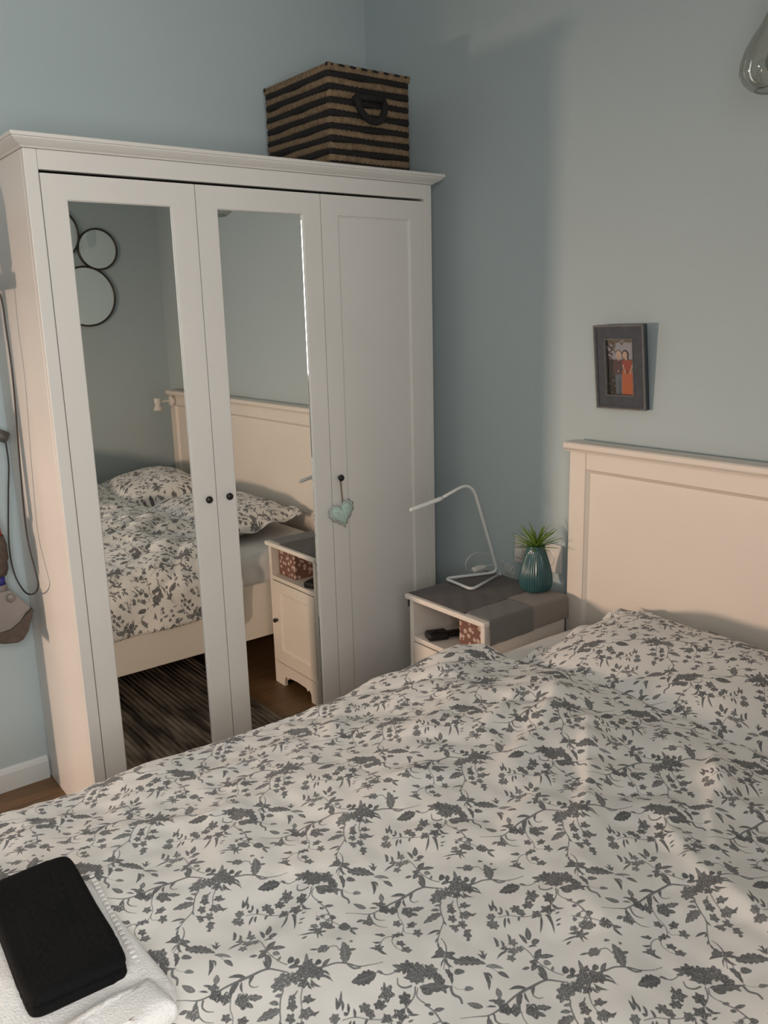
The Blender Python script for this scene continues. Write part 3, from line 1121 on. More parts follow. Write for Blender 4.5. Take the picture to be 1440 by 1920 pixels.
# -- trailing stem with buds
stroke('b', [(1170, 525), (1215, 555), (1270, 585), (1330, 640), (1375, 690), (1395, 745)], 4, 6, 0.6)
leaf('b', (1265, 572), (1342, 568), 12, 2)
leaf('b', (1185, 545), (1235, 545), 9)
leaf('b', (1225, 590), (1270, 600), 10)
stroke('b', [(1330, 640), (1290, 650), (1250, 668)], 5, 3)
stroke('b', [(1345, 675), (1320, 710), (1275, 715)], 6, 3)
stroke('b', [(1395, 740), (1385, 760), (1360, 762)], 7, 3)
stroke('b', [(1355, 690), (1340, 740), (1320, 760)], 5, 3)
bloom('b', (1300, 792), 34, 28, 5, 0.3, 0.3, 0.66)
leaf('b', (1290, 800), (1130, 832), 6, 6)
leaf('b', (1330, 795), (1375, 795), 9)
bloom('b', (1245, 748), 34, 16, 5, 0.2, 0.1, 0.5)
leaf('b', (1290, 780), (1195, 778), 8)
leaf('b', (1310, 800), (1370, 850), 5)
leaf('b', (1180, 855), (1225, 830), 8)
leaf('b', (1300, 810), (1330, 862), 5)
stroke('a', [(140, 605), (210, 625), (280, 645), (345, 675)], 4, 4, 0.45)
bloom('a', (235, 682), 64, 28, 4, 0.06, 0.15, 0.56)
bloom('a', (382, 692), 50, 34, 4, 0.08, 0.1, 0.62)
leaf('a', (425, 712), (505, 718), 10)
leaf('a', (425, 725), (485, 775), 11)
bloom('a', (282, 610), 26, 17, 3, 0.12, 0, 0.75)
bloom('a', (198, 605), 17, 11, 3, 0.12, 0, 0.6)
bloom('a', (155, 632), 17, 12, 3, 0.12, 0, 0.6)
# -- five-leaved spray
stroke('b', [(800, 858), (860, 905), (940, 985), (1010, 1030), (1085, 1070), (1160, 1095)], 4, 4.5, 0.6)
leaf('b', (868, 818), (845, 722), 25)
leaf('b', (848, 845), (775, 768), 13, 6)
leaf('b', (885, 838), (955, 822), 22)
leaf('b', (855, 872), (940, 868), 7, -8)
leaf('b', (930, 972), (968, 885), 28, -10)
leaf('b', (950, 950), (1080, 940), 17, -4)
leaf('b', (940, 985), (865, 985), 17)
leaf('b', (930, 1000), (888, 1058), 24, 4)
leaf('b', (870, 1030), (805, 1048), 13)
leaf('b', (940, 1010), (1022, 1142), 25, -6)
leaf('b', (985, 985), (1055, 1000), 20, 0, 0, 0.45)
leaf('b', (1060, 1065), (1070, 1015), 12, 0, 0, 0.5)
for c, r in (((728, 832), 36), ((728, 905), 38), ((785, 885), 30), ((715, 965), 34), ((660, 890), 26)):
    bloom('b', c, r, r * 0.72, 5, 0.28, 0.2, 0.46)
leaf('b', (600, 870), (565, 800), 14, 6)
leaf('b', (610, 860), (585, 880), 12)
leaf('b', (650, 880), (625, 820), 10, 8)
leaf('b', (700, 830), (682, 762), 11, 10)
leaf('b', (680, 910), (590, 985), 9, 10)
leaf('b', (700, 890), (610, 895), 8)
# -- arching branch joining the bouquet
stroke('a', [(1210, 365), (1130, 355), (1060, 350), (1000, 368), (940, 395), (860, 430)], 4, 11, 0.72)
stroke('a', [(860, 430), (790, 468), (700, 525), (600, 575), (500, 582), (390, 582)], 9, 2, 0.75)
leaf('a', (900, 405), (770, 418), 11, 10)
leaf('a', (960, 385), (940, 445), 12, 6)
stroke('a', [(935, 400), (940, 445), (970, 462), (1010, 455)], 6, 3)
leaf('a', (1060, 350), (1000, 300), 9, -4)
leaf('a', (860, 440), (840, 510), 14, 10)
leaf('a', (880, 435), (905, 500), 9, 8)
leaf('a', (830, 450), (830, 545), 13, 8)
bloom('a', (918, 548), 54, 44, 5, 0.12, 0.5, 0.62)
leaf('a', (950, 520), (1058, 512), 19, 4, 3, 0.68)
leaf('a', (955, 560), (1005, 575), 14)
bloom('a', (722, 535), 48, 34, 5, 0.16, 0.2, 0.8)
bloom('a', (790, 545), 34, 36, 4, 0.16, 0.2, 0.66)
bloom('a', (690, 490), 34, 20, 4, 0.2, -0.3, 0.68)
leaf('a', (700, 465), (690, 405), 22, 0, 0, 0.5)
leaf('a', (690, 490), (605, 485), 8, 4)
leaf('a', (660, 520), (585, 525), 6, 3)
leaf('a', (565, 525), (455, 495), 19, -4, 0, 0.6)
bloom('a', (580, 660), 46, 28, 5, 0.2, 0.1, 0.58)
leaf('a', (540, 640), (482, 660), 12)
leaf('a', (580, 640), (595, 580), 12)
stroke('a', [(635, 570), (640, 610), (680, 628), (730, 624)], 9, 2.5)
stroke('a', [(600, 605), (630, 660), (680, 685), (745, 685)], 7, 2.5)
stroke('a', [(830, 545), (842, 600), (875, 650), (880, 700), (860, 745)], 4, 3, 0.45)
bloom('a', (828, 655), 34, 23, 5, 0.24, 0.2, 0.64)
bloom('a', (950, 665), 40, 26, 5, 0.24, -0.3, 0.68)
bloom('a', (1002, 740), 38, 30, 5, 0.26, 0.5, 0.56)
stroke('a', [(875, 690), (900, 735), (960, 742)], 3, 2.5, 0.5)
bloom('a', (825, 755), 42, 20, 5, 0.3, -0.4, 0.72)
leaf('a', (850, 750), (890, 758), 8)
stroke('a', [(800, 765), (740, 780), (700, 815), (680, 870)], 4, 4, 0.5)
leaf('a', (725, 770), (630, 765), 10, 2)
bloom('a', (700, 765), 24, 14, 4, 0.2, 0, 0.7)
leaf('a', (690, 825), (615, 830), 8, -8)
bloom('a', (668, 878), 28, 26, 5, 0.28, 0.3, 0.66)
leaf('a', (665, 870), (745, 930), 12, 12)
leaf('a', (660, 880), (590, 882), 7)
leaf('a', (690, 870), (720, 862), 7)
stroke('a', [(795, 775), (785, 820), (820, 870), (870, 895)], 4, 3, 0.5)
bloom('a', (858, 832), 36, 22, 5, 0.26, 0.3, 0.72)
bloom('a', (908, 886), 42, 24, 5, 0.22, 0.1, 0.64)

GN = 2.2222222e-3 / 3.0      # field cell
gx, gy = int(round(TX / GN)), int(round(TY / GN))
FIELD = np.full((gx, gy), -0.02)
TONE = np.zeros((gx, gy))
for poly, tone, kind, extra in SH:
    P = np.array(poly)
    lo, hi = P.min(0) - 0.006, P.max(0) + 0.006
    i0, i1 = int(math.floor(lo[0] / TX * gx)), int(math.ceil(hi[0] / TX * gx))
    j0, j1 = int(math.floor(lo[1] / TY * gy)), int(math.ceil(hi[1] / TY * gy))
    I, J = np.arange(i0, i1), np.arange(j0, j1)
    X, Y = np.meshgrid((I + 0.5) * TX / gx, (J + 0.5) * TY / gy, indexing='ij')
    dmin = np.full(X.shape, 1.0)
    ins_ = np.zeros(X.shape, bool)
    wind = np.zeros(X.shape)
    for k in range(len(P)):
        a, b_ = P[k], P[(k + 1) % len(P)]
        ab = b_ - a
        L2 = ab @ ab + 1e-18
        t = np.clip(((X - a[0]) * ab[0] + (Y - a[1]) * ab[1]) / L2, 0, 1)
        d = np.hypot(X - a[0] - t * ab[0], Y - a[1] - t * ab[1])
        dmin = np.minimum(dmin, d)
        up_c = (a[1] <= Y) & (b_[1] > Y)
        dn_c = (a[1] > Y) & (b_[1] <= Y)
        side = ab[0] * (Y - a[1]) - (X - a[0]) * ab[1]
        wind += (up_c & (side > 0)) * 1.0 - (dn_c & (side < 0)) * 1.0
    ins_ = wind != 0
    sd = np.where(ins_, dmin, -dmin)
    if kind == 'stroke':
        sd = np.minimum(sd, 0.0013) + 0.00034
    tn = np.full(X.shape, tone)
    if kind == 'bloom':
        c, lobes = extra
        a = np.arctan2(Y - c[1], X - c[0])
        r = np.hypot(X - c[0], Y - c[1])
        big_ = np.hypot(*(P.max(0) - P.min(0))) > 0.022
        tn = tn + 0.25 * np.sin(a * lobes * 2 + r * 900) + 0.16 * np.sin(r * 2600)
        if big_:   # unprinted lines between the petals
            k1 = np.abs(np.sin(a * lobes / 2.0 + 5.0 * np.sin(r * 260)))
            sd = np.minimum(sd, (k1 * r * 0.8 - 0.0011) + 0.002 * np.clip(0.004 - r, 0, 1) / 0.004)
            ring_ = np.abs(((r / 0.0062 + 0.12 * np.sin(a * lobes)) % 1.0) - 0.5) * 0.0062
            sd = np.minimum(sd, np.where(r > 0.003, ring_ - 0.00035, 1.0))
            tn = tn + 0.12
    elif kind == 'leaf':
        b0, t0 = np.array(extra[0]), np.array(extra[1])
        ax_ = t0 - b0
        Ln = np.linalg.norm(ax_)
        v = ((X - b0[0]) * -ax_[1] + (Y - b0[1]) * ax_[0]) / Ln
        u = ((X - b0[0]) * ax_[0] + (Y - b0[1]) * ax_[1]) / Ln
        tn = tn - 0.35 * np.exp(-(v / 0.0009) ** 2) * (dmin > 0.0016) + 0.12 * np.sin((np.abs(v) + u) * 2200)
    if kind != 'stroke':
        sd = sd + 0.0002
    im, jm = np.ix_(I % gx, J % gy)
    old = FIELD[im, jm]
    FIELD[im, jm] = np.maximum(old, sd)
    TONE[im, jm] = np.where(sd > np.maximum(old, -0.0015), tn, np.where((sd > -0.0015) & (TONE[im, jm] == 0), tn, TONE[im, jm]))
FIELD = np.clip(0.5 + FIELD / 0.007, 0, 1)


def sample_print(S, T):
    """bilinear look-up of the repeat at cloth coordinates in metres"""
    u = (S / TX) % 1.0 * gx - 0.5
    v = (T / TY) % 1.0 * gy - 0.5
    i, j = np.floor(u).astype(int), np.floor(v).astype(int)
    fu, fv = u - i, v - j
    out = []
    for A in (FIELD, TONE):
        out.append((A[i % gx, j % gy] * (1 - fu) + A[(i + 1) % gx, j % gy] * fu) * (1 - fv)
                   + (A[i % gx, (j + 1) % gy] * (1 - fu) + A[(i + 1) % gx, (j + 1) % gy] * fu) * fv)
    o = np.ones(S.shape + (4,), np.float32)
    o[..., 0], o[..., 1], o[..., 2] = out[0], np.clip(out[1], 0, 1), 0
    return o


# ------------------------------------------------------------------ duvet


def ridges(X, Y, defs):
    h = np.zeros_like(X)
    for (ax_, ay_, bx_, by_, wd, ht_) in defs:
        dx, dy = bx_ - ax_, by_ - ay_
        L = math.hypot(dx, dy)
        u = ((X - ax_) * dx + (Y - ay_) * dy) / L
        v = (-(X - ax_) * dy + (Y - ay_) * dx) / L + 0.02 * np.sin(u * 9 + ax_ * 40)
        f = np.clip(u / (0.3 * L), 0, 1) * np.clip((L - u) / (0.3 * L), 0, 1)
        f = f * f * (3 - 2 * f)
        sh = np.where(v > 0, 1.9, 1.15)
        h += 0.68 * ht_ * f * np.exp(-(v / (wd * sh)) ** 2)
    return h


def varied(a, b, fine, coarse, f0, f1):
    """sample positions from a to b, dense inside [f0, f1]"""
    out = [a]
    x = a
    while x < b:
        x += fine if f0 <= x <= f1 else coarse
        out.append(min(x, b))
    return np.array(out)


DX_HEAD, DX_FOOT = -0.475, -2.13
Y_IN, Y_ROLL, R_ROLL, Z_TOP = -2.80, -1.212, 0.115, 0.597
S = varied(DX_FOOT - 0.10, DX_HEAD + 0.10, 0.00168, 0.005, -1.99, DX_HEAD - 0.01)
t_flat = Y_ROLL - Y_IN
hang = 0.120
hem_r = 0.02
t_end = t_flat + R_ROLL * PI / 2 + hang + hem_r * PI + 0.05
Tt = varied(-0.0, t_end, 0.00168, 0.005, -2.46 - Y_IN, t_flat + R_ROLL * 1.0)
SS, TT = np.meshgrid(S, Tt, indexing='ij')
# profile across the bed
ang = np.clip((TT - t_flat) / R_ROLL, 0, PI / 2)
dn = np.clip(TT - t_flat - R_ROLL * PI / 2, 0, hang)
hem = np.clip((TT - t_flat - R_ROLL * PI / 2 - hang) / hem_r, 0, PI)
back_up = np.clip(TT - t_flat - R_ROLL * PI / 2 - hang - hem_r * PI, 0, 1)
Yp = Y_IN + np.minimum(TT, t_flat) + R_ROLL * np.sin(ang) - hem_r * (1 - np.cos(hem))
Zp = Z_TOP - R_ROLL * (1 - np.cos(ang)) - dn - hem_r * np.sin(hem) + back_up
Ny, Nz = np.sin(ang), np.cos(ang)
Xp = SS.copy()
# head end: the edge rolls down and under
rh_ = 0.045
ah = np.clip((SS - (DX_HEAD - rh_)) / rh_, 0, PI * 0.95)
Xp = np.where(SS > DX_HEAD - rh_, DX_HEAD - rh_ + rh_ * np.sin(ah), Xp)
dropH = rh_ * 0.8 * (1 - np.cos(ah))
# foot end: falls over the foot rail
af = np.clip((-2.05 - SS) / 0.09, 0, PI / 2)
Xp = np.where(SS < -2.05, -2.05 - 0.09 * np.sin(af) * 1.0, Xp)
dropF = 0.09 * (1 - np.cos(af)) + np.clip(-2.05 - 0.09 * PI / 2 - SS, 0, 1)
Cx, Cy = SS, Y_IN + TT       # cloth coordinates as seen flat
big = 0.010 * wave_sum(waves(21, 7, 3, 8), Cx, Cy)
mid = 0.0042 * wave_sum(waves(22, 14, 14, 34), Cx, Cy)
fine = 0.0009 * wave_sum(waves(23, 20, 60, 140), Cx, Cy)
# creases, mostly running from the pillow towards the foot and the near side
R1 = [(-0.55, -1.55, -0.98, -1.78, 0.018, 0.016), (-0.60, -1.72, -1.05, -1.98, 0.016, 0.017), (-0.52, -1.90, -0.92, -2.22, 0.018, 0.018),
      (-0.72, -1.42, -1.05, -1.52, 0.022, 0.014), (-0.62, -1.30, -0.95, -1.36, 0.028, 0.016), (-0.80, -1.95, -1.00, -2.38, 0.02, 0.016),
      (-0.56, -1.80, -0.80, -1.66, 0.013, 0.013), (-0.75, -2.10, -0.62, -1.98, 0.016, 0.012), (-1.10, -1.30, -1.45, -1.36, 0.02, 0.009),
      (-1.30, -1.48, -1.62, -1.44, 0.016, 0.007), (-1.02, -1.62, -1.35, -1.66, 0.02, 0.008), (-1.35, -1.78, -1.62, -1.86, 0.018, 0.007),
      (-1.55, -1.30, -1.85, -1.33, 0.014, 0.006), (-1.05, -2.10, -1.34, -2.25, 0.024, 0.010), (-0.95, -1.22, -1.10, -1.42, 0.02, 0.012),
      (-0.68, -1.52, -0.90, -1.62, 0.012, 0.011), (-0.86, -1.80, -1.10, -1.86, 0.013, 0.009), (-1.60, -1.60, -1.66, -1.95, 0.02, 0.006),
      (-0.60, -2.30, -1.10, -2.45, 0.04, 0.03), (-0.55, -2.45, -0.95, -2.65, 0.05, 0.04), (-0.60, -2.70, -1.3, -2.62, 0.04, 0.03)]
rd = ridges(Cx, Cy, R1)
# puffiness: higher along the middle, a hump at the head corner, a heap by the far pillow
pe_ = np.clip((-1.16 - Cy) / 0.5, 0, 1)
puff = 0.042 * pe_ * pe_ * (3 - 2 * pe_)
puff += 0.016 * np.exp(-(((Cx + 0.60) / 0.16) ** 2 + ((Cy + 1.24) / 0.12) ** 2))
puff += 0.018 * np.exp(-(((Cx + 0.62) / 0.2) ** 2 + ((Cy + 1.62) / 0.25) ** 2))
puff -= 0.022 * np.exp(-(((Cx + 1.02) / 0.22) ** 2)) * np.clip((Cy + 1.55) / 0.35, 0, 1)
puff -= 0.006 * np.exp(-(((Cx + 1.62) / 0.4) ** 2)) * np.clip((Cy + 1.50) / 0.3, 0, 1)
puff += 0.125 * np.exp(-(((Cx + 0.80) / 0.24) ** 2 + ((Cy + 2.60) / 0.2) ** 2))
wr = 0.013 * np.sqrt(wave_sum(waves(31, 10, 18, 40, 1.1, 0.7), Cx, Cy) ** 2 + 0.02) * np.clip((Cx + 1.35) / 0.6, 0, 1)
H = big * np.clip((-1.15 - Cy) / 0.25, 0.25, 1) + mid + fine + rd + puff + wr * 0.72
side = np.clip((TT - t_flat - R_ROLL) / 0.1, 0, 1)
H = H * (1 - 0.88 * side) + side * 0.006 * np.sin(SS * 15 + 1.4 * np.sin(SS * 7)) * np.clip(dn / 0.1, 0, 1)
H *= np.clip(back_up * -30 + 1, 0, 1)
Zp = Zp + Nz * H - dropH - dropF * (1 - side)
Yp = Yp + Ny * H
# tuck: never sink into the mattress top
Zp = np.where((Yp < RY - 0.05) & (dropF < 0.01), np.maximum(Zp, mz1 + 0.03), Zp)
DU = np.stack([Xp, Yp, Zp], -1)
tag(mesh_from_np('duvet', DU.reshape(-1, 3), grid_faces(*SS.shape), M['floral'], attr=sample_print(Cx, Cy).reshape(-1, 4)),
    'white duvet printed with grey flower sprigs, spread over the bed', 'duvet')


def duvet_z(x, y):
    i = np.clip(np.searchsorted(S, x), 0, len(S) - 1)
    j = np.clip(np.searchsorted(Tt, y - Y_IN), 0, len(Tt) - 1)
    return Zp[i, j]


# ------------------------------------------------------------------ pillows


def pillow(name, cx, cy, lx, ly, H0, zc, tilt, rot, seed, step, off, label):
    """stuffed case with a flat flange all round; x across the bed head, y along the headboard"""
    fl = 0.035

    def surf(nu, nv, sgn):
        u = np.linspace(-1, 1, nu)
        v = np.linspace(-1, 1, nv)
        U, Vv = np.meshgrid(u, v, indexing='ij')
        iu = np.clip(np.abs(U) * (lx / (lx - fl)), 0, 1)
        iv = np.clip(np.abs(Vv) * (ly / (ly - fl)), 0, 1)
        th = H0 * ((1 - iu ** 2.6) * (1 - iv ** 2.8)) ** 0.55
        pin = 1 - 0.05 * (np.abs(U) ** 3) * (1 - np.abs(Vv) ** 2) - 0.0
        pin2 = 1 - 0.04 * (np.abs(Vv) ** 3) * (1 - np.abs(U) ** 2)
        x = U * lx * pin2
        y = Vv * ly * pin
        wz = wave_sum(waves(seed, 10, 12, 34), x, y) * 0.005 * (th / H0) ** 0.5
        flange = np.clip(1 - th / (0.25 * H0), 0, 1)
        wz += flange * (0.010 * np.sin(x * 38 + seed) * (np.abs(Vv) > .8) + 0.010 * np.sin(y * 33 + seed) * (np.abs(U) > .8))
        r = np.hypot(np.abs(U) - 1.0, np.abs(Vv) - 1.0)
        crease = 0.010 * np.sin(np.arctan2(1.05 - np.abs(U), 1.05 - np.abs(Vv)) * 16) * np.exp(-(r / 0.4) ** 2) * (th / H0) ** .4
        z = sgn * th * (1.0 if sgn > 0 else 0.55) + wz + crease * (sgn > 0) + (0.0015 if sgn > 0 else -0.0015)
        P = np.stack([x, y, z], -1).reshape(-1, 3)
        ct, st = math.cos(tilt), math.sin(tilt)
        P = np.stack([P[:, 0] * ct - P[:, 2] * st, P[:, 1], P[:, 0] * st + P[:, 2] * ct], 1)
        cr_, sr_ = math.cos(rot), math.sin(rot)
        P = np.stack([P[:, 0] * cr_ - P[:, 1] * sr_ + cx, P[:, 0] * sr_ + P[:, 1] * cr_ + cy, P[:, 2] + zc], 1)
        # rests on the sheet and against the headboard
        P[:, 2] = np.maximum(P[:, 2], mz1 + 0.010 if sgn > 0 else mz1 + 0.008)
        P[:, 0] = np.minimum(P[:, 0], XH - 0.004)
        return P, grid_faces(nu, nv), sample_print(y + off[0], x + off[1]).reshape(-1, 4)
    n1, n2 = int(2 * lx / step), int(2 * ly / step)
    P1, F1, A1 = surf(n1, n2, 1)
    P2, F2, A2 = surf(n1 // 4, n2 // 4, -1)
    o = mesh_from_np(name, np.concatenate([P1, P2]), np.concatenate([F1, F2[:, ::-1] + len(P1)]), M['floral'], attr=np.concatenate([A1, A2]))
    return tag(o, label, 'pillow', 'pillows at the headboard')


pillow('pillow', -0.290, -1.70, 0.27, 0.385, 0.088, 0.604, 0.13, -0.03, 5, 0.002, (0.08, 0.05), 'plump floral pillow at the headboard, the one beside the nightstand')
pillow('pillow', -0.275, -2.47, 0.26, 0.345, 0.098, 0.612, 0.14, 0.05, 9, 0.004, (0.19, 0.11), 'floral pillow at the headboard end by the spot lamp, seen in the wardrobe mirror')

# ------------------------------------------------------------------ folded towels at the foot of the bed


def folded_towel(name, cx, cy, hx, hy, z0, thick, rot, layers, mat, seed, amp, parent=None, n=110):
    """folded terry slab: rounded rim with the folds of its layers, fuzzy top"""
    th = np.linspace(0, 2 * PI, n * 3, endpoint=False)
    e = 0.16
    ux, uy = np.sign(np.cos(th)) * np.abs(np.cos(th)) ** e, np.sign(np.sin(th)) * np.abs(np.sin(th)) ** e
    rows_ = []
    lh = thick / layers
    r_edge = lh * 0.5
    lev = []
    for L in range(layers):
        for k in range(7):
            a = -PI / 2 + PI * k / 6
            lev.append((r_edge * (1 - math.cos(a)), z0 + lh * (L + 0.5) + r_edge * math.sin(a)))
    top = z0 + thick
    for k in range(1, 34):
        f = k / 33
        lev.append((r_edge + (min(hx, hy) - r_edge) * f * 0.999, top + 0.0015 * math.sin(PI * f / 2)))
    W = waves(seed, 12, 20, 70)
    W2 = waves(seed + 1, 24, 250, 600)
    for o_, z_ in lev:
        fx, fy = (hx - o_ * hx / min(hx, hy) if o_ > r_edge else hx - o_), (hy - o_ * hy / min(hx, hy) if o_ > r_edge else hy - o_)
        x, y = fx * ux, fy * uy
        wob = amp * wave_sum(W, x, y)
        fz = amp * 0.18 * wave_sum(W2, x + z_, y - z_)
        x2, y2 = x * (1 + fz / max(hx, .05)), y * (1 + fz / max(hy, .05))
        c, s = math.cos(rot), math.sin(rot)
        rows_.append(np.stack([cx + c * x2 - s * y2, cy + s * x2 + c * y2, z_ + wob * (z_ - z0) / thick + fz * (o_ > r_edge) * .7], -1))
    V = np.concatenate(rows_)
    m_ = len(th)
    F = []
    for i in range(len(lev) - 1):
        for k in range(m_):
            F.append((i * m_ + k, i * m_ + (k + 1) % m_, (i + 1) * m_ + (k + 1) % m_, (i + 1) * m_ + k))
    return mesh_from_np(name, V, np.array(F), mat, parent)


tz = float(np.max(duvet_z(np.linspace(-1.95, -1.68, 12)[:, None], np.linspace(-1.95, -1.58, 12)[None, :]))) + 0.001
wt = tag(empty('white_towel', (-1.82, -1.76, tz)), 'folded white terry towel on the duvet, under the black towel', 'towel')
folded_towel('lower_fold', -1.825, -1.735, 0.152, 0.165, tz - 0.008, 0.022, 0.05, 1, M['t_white'], 40, 0.0022, wt)
folded_towel('upper_fold', -1.835, -1.900, 0.150, 0.040, tz - 0.004, 0.040, 0.12, 1, M['t_white'], 44, 0.003, wt)
for i in range(26):
    f = i / 25
    px, py = -1.6765 - 0.020 * f, -1.585 - 0.27 * f
    box('stitch', px - 0.0035, px + 0.0035, py - 0.0022, py + 0.0022, tz + 0.0135, tz + 0.0162, M['stitch'], wt)
tag(folded_towel('black_towel', -1.766, -1.688, 0.063, 0.138, tz + 0.0165, 0.032, -0.045, 2, M['t_black'], 50, 0.0022),
    'folded black terry towel lying on the white towel', 'towel')

# ------------------------------------------------------------------ nightstand
NX0, NX1 = -0.362, 0.012        # front to back
NY0, NY1 = -1.104, -0.738       # bed side to wardrobe side
ns = tag(empty('nightstand', ((NX0 + NX1) / 2, (NY0 + NY1) / 2, 0)), 'small white nightstand with an open shelf over a panelled door', 'nightstand')
box('top', NX0, NX1, NY0, NY1, 0.598, 0.614, M['cream'], ns, 0.003)
box('side_panel', NX0 + 0.012, NX1 - 0.004, NY0 + 0.010, NY0 + 0.028, 0.0, 0.598, M['cream'], ns, 0.002)
box('side_panel', NX0 + 0.012, NX1 - 0.004, NY1 - 0.028, NY1 - 0.010, 0.0, 0.598, M['cream'], ns, 0.002)
box('back_panel', NX1 - 0.012, NX1 - 0.005, NY0 + 0.0285, NY1 - 0.0285, 0.06, 0.597, M['cream'], ns)
box('shelf', NX0 + 0.013, NX1 - 0.0125, NY0 + 0.0285, NY1 - 0.0285, 0.456, 0.472, M['cream'], ns, 0.0015)
box('floor_board', NX0 + 0.02, NX1 - 0.0125, NY0 + 0.0285, NY1 - 0.0285, 0.095, 0.108, M['cream'], ns)
# shaped apron with an arched cut-out
fy0, fy1 = NY0 + 0.0285, NY1 - 0.0285
ap = [(fy0, 0.0), (fy0 + 0.052, 0.0), (fy0 + 0.055, 0.034), (fy0 + 0.068, 0.047), (fy0 + 0.082, 0.036), (fy0 + 0.088, 0.048)]
cw = fy1 - fy0
ap += [(fy0 + cw / 2, 0.052)]
ap += [(fy0 + fy1 - y_, z_) for y_, z_ in ap[:-1][::-1]]
ap += [(fy1, 0.094), (fy0, 0.094)]
prism('apron', ap, lambda u, v: (NX0 + 0.013, u, v), (0.014, 0, 0), M['cream'], ns)
dx = NX0 + 0.0125
d0, d1, e0, e1 = fy0 + 0.002, fy1 - 0.002, 0.111, 0.452
bm = bmesh.new()
o_ = [bm.verts.new(p) for p in ((dx, d0, e0), (dx, d1, e0), (dx, d1, e1), (dx, d0, e1))]
b_ = [bm.verts.new((v.co.x + 0.016, v.co.y, v.co.z)) for v in o_]
q = 0.045
r1 = [bm.verts.new(p) for p in ((dx, d0 + q, e0 + q), (dx, d1 - q, e0 + q), (dx, d1 - q, e1 - q), (dx, d0 + q, e1 - q))]
r2 = [bm.verts.new(p) for p in ((dx + .007, d0 + q + .006, e0 + q + .006), (dx + .007, d1 - q - .006, e0 + q + .006), (dx + .007, d1 - q - .006, e1 - q - .006), (dx + .007, d0 + q + .006, e1 - q - .006))]
for a, b2 in ((o_, r1), (r1, r2), (b_, o_)):
    for k in range(4):
        bm.faces.new((a[k], a[(k + 1) % 4], b2[(k + 1) % 4], b2[k]))
bm.faces.new(r2)
bm.faces.new(b_[::-1])
nd = mesh_from_bm('door', bm, M['cream'], ns)
lathe('knob', [(0.0, -0.020), (0.007, -0.019), (0.0095, -0.015), (0.008, -0.010), (0.0045, -0.007), (0.0045, -0.0002), (0.0, 0.0)], (dx, d0 + 0.022, 0.285), M['black'], nd, 18, axis='x')['label'] = 'black knob'

# cloth runner in four sewn patches; hangs over both sides
rn = tag(empty('table_runner', ((NX0 + NX1) / 2, (NY0 + NY1) / 2, 0.615)), 'patchwork cloth in dark brown, grey and taupe draped over the nightstand', 'cloth')


def drape(name, x0, x1, s0, s1, mat, lift=0.0):
    """patch of the runner; s runs across the top (0 = bed-side edge, going over both ends), negative s hangs on the bed side"""
    Wd = NY1 - NY0
    nx, nsr = 26, 60
    xs_, ss_ = np.linspace(x0, x1, nx), np.linspace(s0, s1, nsr)
    Xg, Sg = np.meshgrid(xs_, ss_, indexing='ij')
    rr = 0.006
    t_ = 0.0022 + lift
    y = np.where(Sg < 0, NY0 - 0.0, np.where(Sg > Wd, NY1, NY0 + Sg))
    aL = np.clip((rr - Sg) / rr, 0, PI / 2)
    aR = np.clip((Sg - (Wd - rr)) / rr, 0, PI / 2)
    y = np.clip(NY0 + Sg, NY0 + rr, NY1 - rr) - (rr + t_) * np.sin(aL) + (rr + t_) * np.sin(aR)
    z = 0.614 + t_ - (rr + t_) * (1 - np.cos(aL)) - (rr + t_) * (1 - np.cos(aR))
    z = z - np.clip(rr - Sg - rr * PI / 2, 0, 1) - np.clip(Sg - (Wd - rr) - rr * PI / 2, 0, 1)
    hangd = np.clip(-Sg, 0, 1) + np.clip(Sg - Wd, 0, 1)
    sway = 0.004 * np.sin(Xg * 45 + 1) * np.clip(hangd / 0.05, 0, 1)
    y = y + np.where(Sg < Wd / 2, -np.abs(sway) * 0.5, sway * 0.3)
    z = z + 0.0006 * np.sin(Xg * 90) * np.sin(Sg * 70) * (hangd == 0)
    P1 = np.stack([Xg, y, z], -1).reshape(-1, 3)
    F1 = grid_faces(nx, nsr)
    o = mesh_from_np(name, P1, F1, mat, rn)
    sm = o.modifiers.new('thickness', 'SOLIDIFY')
    sm.thickness = 0.0016
    sm.offset = -1
    return o


drape('patch', NX0 + 0.014, -0.185, 0.096, NY1 - NY0 + 0.045, M['cl_dark'])
drape('patch', -0.185, NX1 - 0.003, 0.104, NY1 - NY0 + 0.012, M['cl_dark2'])
drape('patch', NX0 + 0.022, -0.152, -0.072, 0.098, M['cl_grey'], 0.0006)
drape('patch', -0.152, NX1 - 0.003, -0.068, 0.108, M['cl_taupe'], 0.0003)
ZT = 0.6175

# ------------------------------------------------------------------ lamp made of one bent white tube
la = tag(empty('table_lamp', (-0.09, -0.80, ZT)), 'slim white bent-tube table lamp on the nightstand', 'lamp')
zr = ZT + 0.0062
bend = rounded_path([(-0.258, -0.800, 0.9230), (-0.122, -0.800, 0.962), (-0.030, -0.798, 0.72)], 0.062, 14)[:-1]
foot = rounded_path([(-0.030, -0.798, 0.72), (0.003, -0.797, zr), (-0.178, -0.728, zr), (-0.192, -0.874, zr), (-0.014, -0.822, zr)], 0.026, 9)
full = np.concatenate([bend, foot])
tube('tube_stand', full, 0.0050, M['lamp'], la, 12)
hd = tube('light_head', np.array([(-0.250, -0.800, 0.9247), (-0.262, -0.7998, 0.9222), (-0.31, -0.797, 0.9145), (-0.372, -0.792, 0.9045), (-0.377, -0.792, 0.9035)]),
          [0.0060, 0.0072, 0.0068, 0.0066, 0.004], M['lamp'], la, 12)
tube('diffuser', np.array([(-0.268, -0.7994, 0.9175), (-0.368, -0.7923, 0.9013)]), 0.0036, M['lampd'], hd, 8)
